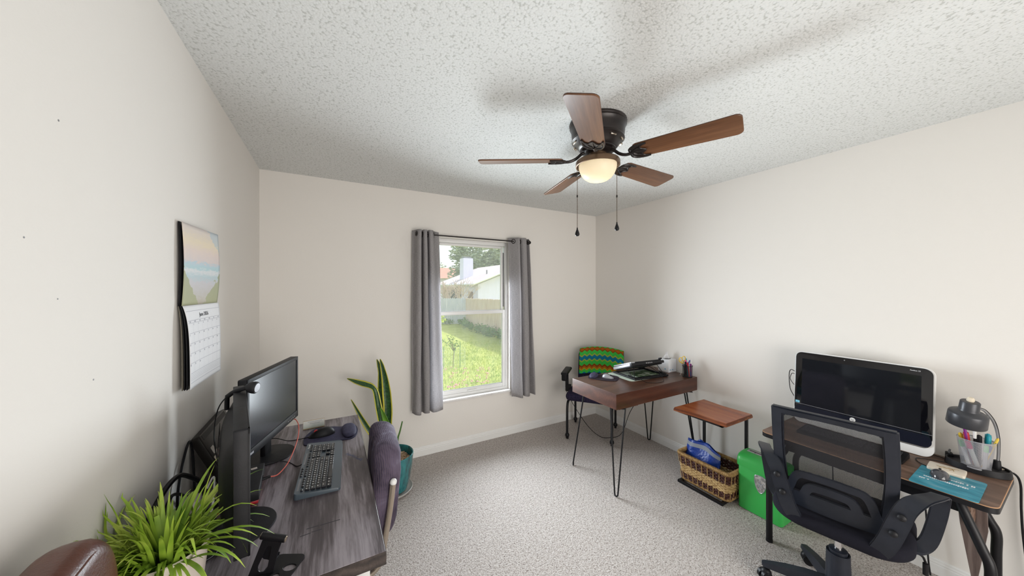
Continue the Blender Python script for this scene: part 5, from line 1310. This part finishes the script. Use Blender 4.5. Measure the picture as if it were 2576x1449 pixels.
bld('prong', b, M['grey'], pb)
t = thing('lamp_cable', 'black lamp cable hanging down the wall off the right end of the work table', 'cable', (2.85,.20,RZT))
b = MB(); b.tube(smooth_path([(2.83,.235,RZT+.006),(2.848,.205,RZT+.004),(2.856,.19,RZT-.04),(2.857,.188,.50),(2.856,.182,.36),(2.852,.165,.18),(2.84,.13,.02),(2.80,.02,.006),(2.78,-.10,.006)],9),.0042,8); bld('cord', b, M['black'], t, world=True)
t = thing('hanging_cords', 'tangled black cords hanging behind the work table', 'cable', (2.82,.70,RZT))
b = MB()
for pts in ([(2.85,.80,.62),(2.84,.78,.50),(2.80,.72,.42),(2.82,.66,.46),(2.85,.62,.40),(2.84,.58,.30)],[(2.85,.60,.62),(2.82,.56,.46),(2.80,.48,.40),(2.83,.42,.45),(2.85,.36,.56)],[(2.85,.50,.60),(2.84,.47,.35),(2.83,.46,.10),(2.82,.45,.006)],[(2.86,.86,.60),(2.85,.85,.35),(2.83,.84,.10),(2.82,.84,.006)]):
    b.tube(smooth_path(pts,8),.0035,6)
bld('cord', b, M['black'], t, world=True)
# ------------------------------------------------------------------ mesh task chair
OA = rad(10); OC = V((2.150,.622,0))
t = thing('task_chair', 'navy black mesh-back task chair on a five-star base in front of the work table', 'chair', tuple(OC), OA)
bh = MB(); bh.lathe([(0,.070),(.040,.070),(.044,.085),(.046,.120),(.040,.130),(0,.130)], (0,0,0), 28)
for k in range(5):
    a = rad(107+72*k)
    R = MX.Rotation(a,4,'Z')
    b = MB(); b.M = R
    sec = lambda x, w, z0, z1: [b._v((x,-w,z0)),b._v((x,w,z0)),b._v((x,w*.8,z1)),b._v((x,-w*.8,z1))]
    S = [sec(.030,.026,.070,.128),sec(.12,.024,.072,.124),sec(.20,.022,.074,.112),sec(.26,.020,.074,.098),sec(.285,.017,.074,.092),sec(.295,.010,.076,.088)]
    for p, q in zip(S, S[1:]): b.bridge(p, q)
    b.face(S[0]); b.face(S[-1][::-1])
    bmesh.ops.bevel(b.bm, geom=[e for e in b.bm.edges if e.is_manifold and e.calc_face_angle(0) > .8], offset=.005, segments=2, affect='EDGES')
    lg = bld('base_leg', b, M['chairpl'], t, smooth=50)
    b = MB(); b.M = R @ TR(.272,0,0,.6+k)
    for y in (-.013,.013): b.cyl((.012,y-.008,.027),(.012,y+.008,.027),.027,n=22)
    b.ell((.006,0,.040),(.026,.024,.026),14,8); b.cyl((0,0,.045),(0,0,.078),.007,n=10); bld('caster', b, M['black'], lg)
bld('base_hub', bh, M['chairpl'], t)
b = MB(); b.lathe([(0,.125),(.047,.125),(.045,.20),(.043,.272),(.037,.272),(.037,.262),(.034,.262),(.034,.285),(.026,.288),(0,.288)], (0,0,0), 32); bld('column_cover', b, M['chairpl'], t)
b = MB(); b.cyl((0,0,.28),(0,0,.40),.0145,n=24); bld('gas_lift', b, M['chrome'], t)
b = MB(); b.box((.0,0,.402),(.22,.16,.035),None,.01); mech = bld('tilt_mechanism', b, M['black'], t)
b = MB(); b.tube(smooth_path([(.03,-.08,.395),(.05,-.17,.385),(.08,-.245,.375),(.10,-.262,.345),(.10,-.264,.325)],6),.0045,8); b.cyl((.10,-.264,.335),(.10,-.264,.285),.009,n=12); bld('lever', b, M['black'], mech)
b = MB(); b.prism(rrect(.48,.48,.14,10,.05,0), .412, .478, None, .028, 4); bld('seat', b, M['fabricblk'], t, smooth=70)
# back: tapered frame in a leaned plane; plane coords (y, s) with s up along the back
BL = MX.Translation((-.088,.012,.50)) @ MX.Rotation(rad(-8),4,'Y')
def bp(y, s_, o_=0):                          # curved back surface
    return BL @ V((-.0+.030*(1-(y/.22)**2)*-1*1.0+.018*((s_-.2)/.25)**2*-1+o_, y, s_))
def ribbon(b, cl, w, th, o0=0):
    """flat band following cl = [(y,s)] with in-plane width w"""
    n = len(cl); R = []
    for i in range(n):
        a_, c_ = V((*cl[max(i-1,0)],0)), V((*cl[min(i+1,n-1)],0)); tn = (c_-a_).normalized(); nr = V((-tn.y,tn.x,0))
        ww = w[i] if isinstance(w,(list,tuple)) else w
        p, q = V((*cl[i],0))+nr*ww/2, V((*cl[i],0))-nr*ww/2
        R.append([b._v(bp(p.x,p.y,o0-th/2)), b._v(bp(q.x,q.y,o0-th/2)), b._v(bp(q.x,q.y,o0+th/2)), b._v(bp(p.x,p.y,o0+th/2))])
    for p, q in zip(R,R[1:]): b.bridge(p,q)
    b.face(R[0]); b.face(R[-1][::-1])
YT, YBm, S0, S1 = .205, .182, -.005, .475
def side(sg): return [(sg*(YBm+(YT-YBm)*k/12+.010*sin(pi*k/12)), S0+(S1-S0)*k/12) for k in range(13)]
b = MB()
def quadband(o_, i_, th=.030):
    """closed frame between outer and inner loops of (y,s)"""
    n = len(o_)
    A = [b._v(bp(y,s_,-th/2)) for y,s_ in o_]; B = [b._v(bp(y,s_,-th/2)) for y,s_ in i_]
    C = [b._v(bp(y,s_,th/2)) for y,s_ in o_]; D = [b._v(bp(y,s_,th/2)) for y,s_ in i_]
    b.bridge(A,B); b.bridge(B,D); b.bridge(D,C); b.bridge(C,A)
N_ = 14
def loop2(yt, yb_, s0, s1):
    o = []
    for k in range(N_): u = k/N_; o.append((-yb_+2*yb_*u, s0+.0*u))
    for k in range(N_): u = k/N_; o.append((yb_+(yt-yb_)*u+.010*sin(pi*u), s0+(s1-s0)*u))
    for k in range(N_): u = k/N_; o.append((yt-2*yt*u, s1+.012*sin(pi*u)))
    for k in range(N_): u = k/N_; o.append((-yt+(yt-yb_)*u-.010*sin(pi*u), s1+(s0-s1)*u))
    return o
quadband(loop2(.207,.192,-.005,.476), loop2(.160,.148,.045,.444))
bmesh.ops.recalc_face_normals(b.bm, faces=b.bm.faces[:])
bmesh.ops.bevel(b.bm, geom=[e for e in b.bm.edges if e.is_manifold and e.calc_face_angle(0) > .9], offset=.006, segments=2, affect='EDGES')
bkf = bld('back_frame', b, M['chairpl'], t, smooth=50)
b = MB(); b.grid(lambda u, v: bp((u-.5)*2*(.155+.016*v), .035+v*.425, .006), 24, 24); bld('back_mesh', b, M['chairmesh'], bkf, smooth=80)
# lumbar panel with nested arches
b = MB()
ribbon(b, [(-.165,.040),(-.08,.046),(0,.048),(.08,.046),(.165,.040)], .052, .014, -.012)
def arch(w, h, base): return [(-w-.012,base),(-w,base+.02),(-w+.010,base+h*.7),(-w+.03,base+h*.95),(-w+.06,base+h),(0,base+h+.004),(w-.06,base+h),(w-.03,base+h*.95),(w-.010,base+h*.7),(w,base+.02),(w+.012,base)]
def sm(cl, k=4): return [(p.x,p.y) for p in smooth_path([(y,s_,0) for y,s_ in cl],k)]
ribbon(b, sm([(-.150,.055),(-.140,.085),(-.128,.125),(-.112,.150),(-.085,.160),(0,.166),(.085,.160),(.112,.150),(.128,.125),(.140,.085),(.150,.055)]), .030, .014, -.012)
ribbon(b, sm([(-.092,.055),(-.086,.075),(-.074,.100),(-.052,.112),(0,.116),(.052,.112),(.074,.100),(.086,.075),(.092,.055)]), .034, .014, -.012)
bld('lumbar_panel', b, M['chairpl'], bkf, smooth=50)
# loop arms
for sg in (1,-1):
    cl = [(-.120,.105,.424),(-.165,.130,.440),(-.185,.160,.52),(-.180,.188,.61),(-.168,.210,.672),(-.130,.243,.706),(-.06,.280,.710),(.005,.297,.698),(.043,.299,.662),(.045,.289,.58),(.028,.266,.47),(.012,.235,.432),(-.02,.19,.424)]
    cl = [(x, sg*y-.004, z-.010*(z > .5)) for x, y, z in cl]
    P = smooth_path(cl, 6); n = len(P); b = MB(); R = []
    for i in range(n):
        tn = (P[min(i+1,n-1)]-P[max(i-1,0)]).normalized(); k = i/(n-1)
        wy = V((0,1,0)); nr = tn.cross(wy).normalized(); wy = nr.cross(tn)
        # at the rear the band lies flat against the back frame (wide in x), on top it is wide in y
        w = .034-.007*min(1,max(0,(k-.25)/.25)); th = .012+.010*max(0,1-k/.30)
        R.append([b._v(P[i]+wy*w+nr*th*.5), b._v(P[i]-wy*w+nr*th*.5), b._v(P[i]-wy*w*.92-nr*th*.5), b._v(P[i]+wy*w*.92-nr*th*.5)])
    for p, q in zip(R,R[1:]): b.bridge(p,q)
    b.face(R[0]); b.face(R[-1][::-1])
    bmesh.ops.recalc_face_normals(b.bm, faces=b.bm.faces[:])
    bmesh.ops.bevel(b.bm, geom=[e for e in b.bm.edges if e.is_manifold and e.calc_face_angle(0) > .9], offset=.004, segments=2, affect='EDGES')
    ar = bld('armrest', b, M['chairpl'], t, smooth=50)
    for xx, yy, zz in ((-.196,.198,.640),(-.199,.176,.565)):
        b = MB(); b.lathe([(0,.010),(.007,.009),(.0125,.004),(.0135,-.006),(0,-.006)], (0,0,0), 18, MX.Translation((xx,sg*yy-.004,zz-.008)) @ MX.Rotation(rad(-90),4,'Y')); bld('bolt', b, M['charcoal'], ar)
# ------------------------------------------------------------------ outdoors
def gz(x, y):
    k = min(1, max(0, (y-3.6)/17)); return -.26-.72*k*k*(3-2*k)+.03*sin(x*.9)*sin(y*.7)*min(1,max(0,(y-6)/4))
b = MB(); b.grid(lambda u, v: V((-34+74*u, YB+T_+.02+62*v**1.6, gz(-34+74*u, YB+T_+.02+62*v**1.6))), 90, 90)
lawn = struct('lawn', b, M['lawn'], smooth=80); tag(lawn, 'sunlit green lawn sloping away outside the window', 'lawn')
rn = random.Random(4); b = MB()
def vis(l, d): p = LD(l,d,0); return p.x, p.y
for i in range(9000):
    d = 4.6+9*rn.random()**1.7; l = rn.uniform(-.27,.04)*d
    x, y = vis(l,d)
    if y < 3.5: continue
    z = gz(x,y); h = rn.uniform(.03,.09); a = rn.uniform(0,6.28); w = rn.uniform(.003,.006)+.0006*d
    b.poly([(x-w*cos(a),y-w*sin(a),z-.01),(x+w*cos(a),y+w*sin(a),z-.01),(x+rn.uniform(-.04,.04),y+rn.uniform(-.04,.04),z+h)])
o = bld('grass_blades', b, M['blade_g'], smooth=0, fix=False); tag(o, 'loose grass blades standing up across the sunlit lawn', 'grass', None, 'stuff')
b = MB()
for i in range(60):
    d = rn.uniform(5.6,7.6); l = rn.uniform(-.22,-.07)*d; x, y = vis(l,d); z = gz(x,y)+.06
    for k in range(3): b.ell((x+rn.uniform(-.02,.02),y+rn.uniform(-.02,.02),z+rn.uniform(-.01,.02)),(.012,.012,.008),6,4)
o = bld('clover_flowers', b, M['pinkfl'], smooth=60); tag(o, 'tiny pink wildflowers scattered in the lawn around the sapling', 'flowers', None, 'stuff')
# fence
def fence(label, A, Bp, m_, name, zt=(.79,.79), n=None, rail=True):
    A, Bp = V(A), V(Bp); L = (Bp-A).length; n = n or int(L/.145); dr = (Bp-A).normalized(); nr = V((-dr.y,dr.x,0))
    if nr.y > 0: nr = -nr
    t = thing(name, label, 'fence', (A.x,A.y,gz(A.x,A.y)))
    b = MB(); ang = atan2(dr.y,dr.x); rn = random.Random(n)
    for i in range(n):
        u = (i+.5)/n; p = A+(Bp-A)*u; z0 = gz(p.x,p.y)-.05; z1 = zt[0]+(zt[1]-zt[0])*u+rn.uniform(-.02,.02)
        b.box((p.x,p.y,(z0+z1)/2), (L/n-.012,.02,z1-z0), MX.Rotation(ang,3,'Z'), 0)
        b.prism([(-.05,0),(.05,0),(.03,.035),(-.03,.035)], -.01, .01, MX.Translation((p.x,p.y,z1-.002)) @ MX.Rotation(ang,4,'Z') @ MX.Rotation(pi/2,4,'X'))
    bld('pickets', b, m_, t, world=True, smooth=0)
    if rail:
        for dz in (.16,1.0):
            b = MB(); p0 = A+nr*.035+V((0,0,zt[0]-dz)); p1 = Bp+nr*.035+V((0,0,zt[1]-dz)); b.tube([p0,p1],.045,4); bld('rail', b, m_, t, world=True, smooth=0)
        for k in range(int(L/2.4)+1):
            p = A+dr*min(L,2.4*k)+nr*.08; b = MB(); b.box((p.x,p.y,(gz(p.x,p.y)+zt[0]+.02)/2),(.09,.09,zt[0]+.02-gz(p.x,p.y)),MX.Rotation(ang,3,'Z')); bld('post', b, m_, t, world=True, smooth=0)
    return t
K = LD(-3.25,23,0); E1 = LD(1.6,9.2,0); E2 = LD(-17,24.5,0)
fence('brown cedar fence running along the right of the yard', (K.x,K.y,0), (E1.x,E1.y,0), M['fbrown'], 'wooden_fence', (.80,1.12))
fence('weathered grey fence across the back of the yard', (E2.x,E2.y,0), (K.x,K.y,0), M['fgrey'], 'wooden_fence', (.80,.80), rail=False)
def foliage(b, c, r, n, s, rn, flat=1.0, shell=.55):
    for i in range(n):
        th = rn.uniform(0,2*pi); cz = rn.uniform(-1,1); q = (shell+(1-shell)*rn.random())
        k = sqrt(1-cz*cz); p = V((c[0]+r[0]*q*k*cos(th), c[1]+r[1]*q*k*sin(th), c[2]+r[2]*q*cz))
        a = V((rn.gauss(0,1),rn.gauss(0,1),rn.gauss(0,1)*flat)).normalized(); u_ = frame(a) @ V((1,0,0)); w_ = frame(a) @ V((0,1,0)); ss = s*rn.uniform(.6,1.3)
        b.poly([p-u_*ss, p-w_*ss*.45, p+u_*ss, p+w_*ss*.45])
def weeds(label, A, Bp, n, off, hgt, seed, w=.5):
    A, Bp = V(A), V(Bp); dr = (Bp-A).normalized(); nr = V((dr.y,-dr.x,0)); rn = random.Random(seed)
    b = MB()
    for i in range(n):
        p = A+(Bp-A)*rn.random()+nr*(off+rn.uniform(-w,w)*.5); z = gz(p.x,p.y)
        foliage(b, (p.x,p.y,z+hgt*.45), (.18,.18,hgt*.55*rn.uniform(.6,1.2)), 26, .07, rn, 1, .2)
    o = bld('weeds', b, M['weed'], smooth=0, fix=False); tag(o, label, 'weeds', None, 'stuff'); return o
dr = (V((E1.x,E1.y,0))-V((K.x,K.y,0))).normalized()
weeds('dark green weeds growing along the foot of the brown fence', (K.x,K.y,0), (E1.x,E1.y,0), 120, .35, .5, 6)
weeds('green weeds along the foot of the grey fence', (E2.x,E2.y,0), (K.x,K.y,0), 90, .35, .45, 8)
# neighbour's house: gable end towards us, eave running away to the left
ZE, ZA = 1.86, 3.66
P0 = LD(-2.72,25,0); gd = V((LD(9,5.1,0)-LD(0,0,0))).normalized(); ed = V((LD(-5.1,9,0)-LD(0,0,0))).normalized()
Wd, Lg = 9.4, 10.5
hz0 = -1.15
t = thing('neighbour_house', 'white stucco house with a pinkish shingle gable roof beyond the fence', 'house', (P0.x,P0.y,hz0))
def hp(a, e, z): p = P0+gd*a+ed*e; return V((p.x,p.y,z))
b = MB()
fl = [hp(.35,.5,hz0),hp(Wd-.35,.5,hz0),hp(Wd-.35,.5,ZE-.02),hp(Wd/2,.5,ZA-.16),hp(.35,.5,ZE-.02)]
bk = [hp(.35,Lg-.5,hz0),hp(Wd-.35,Lg-.5,hz0),hp(Wd-.35,Lg-.5,ZE-.02),hp(Wd/2,Lg-.5,ZA-.16),hp(.35,Lg-.5,ZE-.02)]
A = [b._v(p) for p in fl]; B = [b._v(p) for p in bk]; b.bridge(A,B); b.face(A); b.face(B[::-1]); wl = bld('walls', b, M['stucco'], t, world=True, smooth=0)
b = MB()
for s_ in (0,1):
    f = (lambda a: a) if s_ == 0 else (lambda a: Wd-a)
    lo = [hp(f(-.25),0,ZE-.10),hp(f(-.25),Lg,ZE-.10),hp(f(Wd/2),Lg,ZA),hp(f(Wd/2),0,ZA)]
    A = [b._v(p) for p in lo]; B = [b._v(p+V((0,0,.14))) for p in lo]; b.bridge(A,B); b.face(A); b.face(B)
bld('roof', b, M['shingle'], t, world=True, smooth=0)
b = MB()
b.tube([hp(-.28,-.03,ZE-.03),hp(Wd/2,-.03,ZA+.05),hp(Wd+.28,-.03,ZE-.03)],.09,4); b.tube([hp(-.28,-.03,ZE-.03),hp(-.28,Lg,ZE-.03)],.09,4); bld('fascia', b, M['white'], t, world=True, smooth=0)
b = MB(); c_ = hp(1.4,5.6,0); b.box((c_.x,c_.y,2.95),(.95,.95,2.7),MX.Rotation(atan2(gd.y,gd.x),3,'Z')); ch = bld('chimney', b, M['stucco'], t, world=True, smooth=0)
b = MB(); b.box((c_.x,c_.y,4.38),(.7,.7,.16),MX.Rotation(atan2(gd.y,gd.x),3,'Z')); bld('chimney_cap', b, M['grey'], ch, world=True, smooth=0)
def wallbox(n, a, z0, z1, w, m_, e=.47, th=.06, par=t):
    p = hp(a,e,(z0+z1)/2); b = MB(); b.box(p,(w,th,z1-z0),MX.Rotation(atan2(gd.y,gd.x),3,'Z')); return bld(n, b, m_, par, world=True, smooth=0)
wallbox('window', 3.1, .45, 1.5, .9, M['white']); wallbox('pane', 3.1, .52, 1.43, .76, M['window_out'], .44, .02)
wallbox('utility_box', 1.7, -.1, .5, .9, mat('pale_utility', (.66,.64,.58), .8), .40, .3)
pv = hp(2.0,2.4,0); b = MB(); b.cyl((pv.x,pv.y,2.5),(pv.x,pv.y,3.1),.06,n=10); bld('vent_pipe', b, M['grey'], t, world=True)
# side wall door, and a dark panel painting the porch shade under the eave
def sidebox(n, e, z0, z1, w, m_, a=.33): p = hp(a,e,(z0+z1)/2); b = MB(); b.box(p,(.06,w,z1-z0),MX.Rotation(atan2(gd.y,gd.x),3,'Z')); return bld(n, b, m_, t, world=True, smooth=0)
sidebox('door', 2.0, hz0+.1, 1.25, 1.0, M['doorbr']); sidebox('porch_shade', 6.6, hz0+.3, 1.6, 4.8, M['darkgap'])
# second house with a red roof
t = thing('neighbour_house', 'red-roofed house partly hidden behind the white chimney', 'house', tuple(LD(-10.5,52,-1.2)))
q0 = LD(-10.6,52,0); an = -YAW
b = MB(); b.box((q0.x,q0.y,1.0),(8.6,6,4.4),MX.Rotation(an,3,'Z')); bld('walls', b, M['stucco'], t, world=True, smooth=0)
b = MB(); R_ = MX.Translation((q0.x,q0.y,3.0)) @ MX.Rotation(an,4,'Z')
A = [b._v(R_ @ V(p)) for p in ((-5,-3.5,0),(5,-3.5,0),(5,3.5,0),(-5,3.5,0))]; B = [b._v(R_ @ V(p)) for p in ((-3.3,0,1.75),(3.3,0,1.75))]
for f_ in ((A[0],A[1],B[1],B[0]),(A[1],A[2],B[1]),(A[2],A[3],B[0],B[1]),(A[3],A[0],B[0]),(A[3],A[2],A[1],A[0])): b.face(list(f_))
bld('roof', b, M['redroof'], t, world=True, smooth=0)
# trees
def tree(label, l, d, zc, rx, rz_, n, s, m_, seed, zt=None, group='trees beyond the houses'):
    p = LD(l,d,0); rn = random.Random(seed); t = thing('leafy_tree', label, 'tree', (p.x,p.y,-1.2), 0, group)
    b = MB()
    for i in range(16):
        a = rn.uniform(0,6.28); q = rn.uniform(.2,.75); cz = rn.uniform(-.6,.75)
        c = (p.x+rx*q*cos(a), p.y+rx*q*sin(a), zc+rz_*cz); r = rn.uniform(.28,.45)
        foliage(b, c, (rx*r,rx*r,rz_*r*.9), n//16, s, rn, 1, .6)
    bld('crown', b, m_, t, world=True, smooth=0, fix=False)
    b = MB(); b.tube([(p.x,p.y,-1.3),(p.x+.1,p.y,zc*.5),(p.x,p.y+.1,zc)],[.35,.25,.12],8); bld('trunk', b, M['trunk'], t, world=True)
tree('tall leafy tree behind the chimney of the white house', -5.4, 44, 4.2, 3.4, 4.0, 5200, .24, M['treeleaf'], 21)
tree('broad leafy tree behind the ridge of the white house', -1.2, 42, 4.0, 4.2, 4.3, 6400, .24, M['treeleaf'], 22)
tree('leafy tree at the right beyond the gable', 4.6, 44, 4.2, 4.2, 4.6, 3600, .27, M['treeleaf2'], 23)
tree('pale distant tree left of the chimney', -16.5, 68, 3.6, 3.4, 4.0, 2400, .28, M['treeleaf'], 24)
tree('leafy tree far left above the grey fence', -19, 50, 4.2, 4.5, 5.0, 2400, .3, M['treeleaf2'], 25)
# bare crepe myrtle behind the fence
p = LD(-4.4,24.4,0); t = thing('bare_shrub', 'bare branching shrub behind the fence in front of the porch', 'shrub', (p.x,p.y,gz(p.x,p.y)))
rn = random.Random(12); b = MB()
def br(p, d, L, r, k):
    e = p+d*L; b.tube([p,(p+e)/2+V((rn.gauss(0,.03),rn.gauss(0,.03),0)),e],[r,r*.88,r*.78],4,caps=False)
    if k:
        for i in range(rn.choice((2,3))): br(e, (d+V((rn.gauss(0,.42),rn.gauss(0,.42),rn.uniform(-.05,.3)))).normalized(), L*rn.uniform(.65,.9), r*.75, k-1)
for i in range(13): br(V((p.x+rn.uniform(-.9,.9),p.y+rn.uniform(-.2,.4),gz(p.x,p.y))), V((rn.gauss(0,.35),rn.gauss(0,.25),1)).normalized(), .95, .040, 4)
bld('branches', b, M['twig'], t, world=True)
# young citrus sapling in a wire cage
sp = LD(-1.40,7.75,0); sz = gz(sp.x,sp.y)
t = thing('sapling', 'young citrus sapling on the lawn inside a wire cage', 'sapling', (sp.x,sp.y,sz))
rn = random.Random(31); b = MB(); b.tube([(sp.x,sp.y,sz-.03),(sp.x+.01,sp.y,sz+.25),(sp.x+.03,sp.y,sz+.42),(sp.x-.02,sp.y,sz+.60),(sp.x-.14,sp.y,sz+.76)],[.010,.009,.008,.006,.003],6)
tips = [(-.26,.0,.72),(-.14,.05,.82),(-.02,.0,.78),(.10,-.03,.66),(.16,.02,.55),(.05,.04,.45),(-.10,-.02,.66)]
for q in tips: b.tube([(sp.x+.02,sp.y,sz+.42),(sp.x+q[0]*.5,sp.y+q[1]*.5,sz+.42+(q[2]-.42)*.6),(sp.x+q[0],sp.y+q[1],sz+q[2])],[.006,.004,.002],5)
bld('stem', b, M['trunk'], t, world=True)
b = MB()
for q in tips:
    for i in range(16):
        k = rn.uniform(.45,1.05); c = V((sp.x+q[0]*k+rn.uniform(-.04,.04), sp.y+q[1]*k+rn.uniform(-.04,.04), sz+.42+(q[2]-.42)*k+rn.uniform(-.03,.03)))
        a = V((rn.gauss(0,1),rn.gauss(0,.6),rn.gauss(0,1))).normalized(); s_ = rn.uniform(.022,.042); f = frame(a); b.poly([c-f @ V((s_,0,0)), c-f @ V((0,s_*.42,0)), c+f @ V((s_,0,0)), c+f @ V((0,s_*.42,0))])
bld('foliage', b, M['sapleaf'], t, world=True, smooth=0, fix=False)
t = thing('plant_cage', 'thin wire cage with two green stakes standing around the sapling', 'cage', (sp.x,sp.y,sz))
for dx, h in ((-.22,.52),(.17,.62)):
    q = sp+V((CYW,-SY,0))*dx; b = MB(); b.cyl((q.x,q.y,sz-.05),(q.x,q.y,sz+h),.007,n=8); bld('stake', b, M['wire'], t, world=True)
b = MB()
for k in range(7):
    z = sz+.02+.075*k; b.tube([(sp.x+.29*cos(2*pi*i/28),sp.y+.29*sin(2*pi*i/28),z) for i in range(28)],.0012,3,closed=True)
for i in range(28): a = 2*pi*i/28; b.tube([(sp.x+.29*cos(a),sp.y+.29*sin(a),sz),(sp.x+.29*cos(a),sp.y+.29*sin(a),sz+.47)],.0012,3)
bld('wire_mesh', b, M['wiregrey'], t, world=True, smooth=0)
# yellow-green shrub at the left edge of the view
p = LD(-3.35,14.6,0); t = thing('garden_shrub', 'yellow-green shrub at the left edge of the window view', 'shrub', (p.x,p.y,gz(p.x,p.y)))
rn = random.Random(41); b = MB()
for i in range(12): foliage(b,(p.x+rn.uniform(-.35,.25),p.y+rn.uniform(-.3,.3),gz(p.x,p.y)+rn.uniform(.2,1.5)),(.25,.25,.25),70,.05,rn,1,.3)
bld('foliage', b, M['shrub'], t, world=True, smooth=0, fix=False)
b = MB(); b.tube([(p.x,p.y,gz(p.x,p.y)-.05),(p.x-.05,p.y,.4)],.025,6); bld('stem', b, M['trunk'], t, world=True)
# ------------------------------------------------------------------ light
W = bpy.data.worlds.new('World'); SC.world = W; W.use_nodes = True
bg = W.node_tree.nodes['Background']; sky = W.node_tree.nodes.new('ShaderNodeTexSky'); sky.sky_type = 'NISHITA'
sky.sun_disc = False; sky.sun_elevation = rad(46); sky.sun_rotation = rad(95); sky.air_density = 1.0; sky.dust_density = 2.5; sky.ozone_density = 1
hs = W.node_tree.nodes.new('ShaderNodeHueSaturation'); hs.inputs['Saturation'].default_value = .45
W.node_tree.links.new(sky.outputs[0], hs.inputs['Color']); W.node_tree.links.new(hs.outputs[0], bg.inputs['Color']); bg.inputs['Strength'].default_value = SKY_S
def lamp(name, typ, loc, energy, col=(1,1,1), rot=None, **k):
    L = bpy.data.lights.new(name, typ); L.energy = energy; L.color = col
    for a, v in k.items(): setattr(L, a, v)
    o = bpy.data.objects.new(name, L); COL.objects.link(o); o.location = loc
    if rot is not None: o.rotation_euler = rot
    return o
sd = V((.93,.12,.80)).normalized()
o = lamp('sun', 'SUN', (8,6,12), SUN_S, (1,.96,.88), angle=rad(1)); o.rotation_euler = sd.to_track_quat('Z','Y').to_euler()
o = lamp('window_daylight', 'AREA', ((WX0+WX1)/2, YB+.030, WZ0+.58), WIN_P, (.86,.94,1), (rad(-90),0,0), shape='RECTANGLE', size=WX1-WX0-.02, size_y=1.12, spread=rad(128))
o = lamp('hall_fill', 'AREA', ((DX0+DX1)/2, YF-.5, .95), HALL_FILL_P, (1,.955,.90), (rad(90),0,0), shape='RECTANGLE', size=2.1, size_y=1.5, spread=rad(150))  # fill lamp added in an invented hall to brighten the room
o = lamp('fan_bulb', 'POINT', (FC.x,FC.y,2.178), BULB_P, (1,.86,.62), shadow_soft_size=.022)
# ------------------------------------------------------------------ camera
cam = bpy.data.cameras.new('camera'); co = bpy.data.objects.new('camera', cam); COL.objects.link(co)
cam.sensor_fit = 'HORIZONTAL'; cam.sensor_width = 36; cam.lens = F/2576*36; cam.clip_start = .02; cam.clip_end = 300
cam.shift_y = (CY-724.5)/2576
co.location = (0,0,H); co.rotation_euler = (rad(90),0,-YAW)
SC.camera = co
SC.view_settings.view_transform = 'Standard'; SC.view_settings.look = 'None'; SC.view_settings.gamma = 1; SC.view_settings.use_curve_mapping = False
SC.view_settings.exposure = EXPO
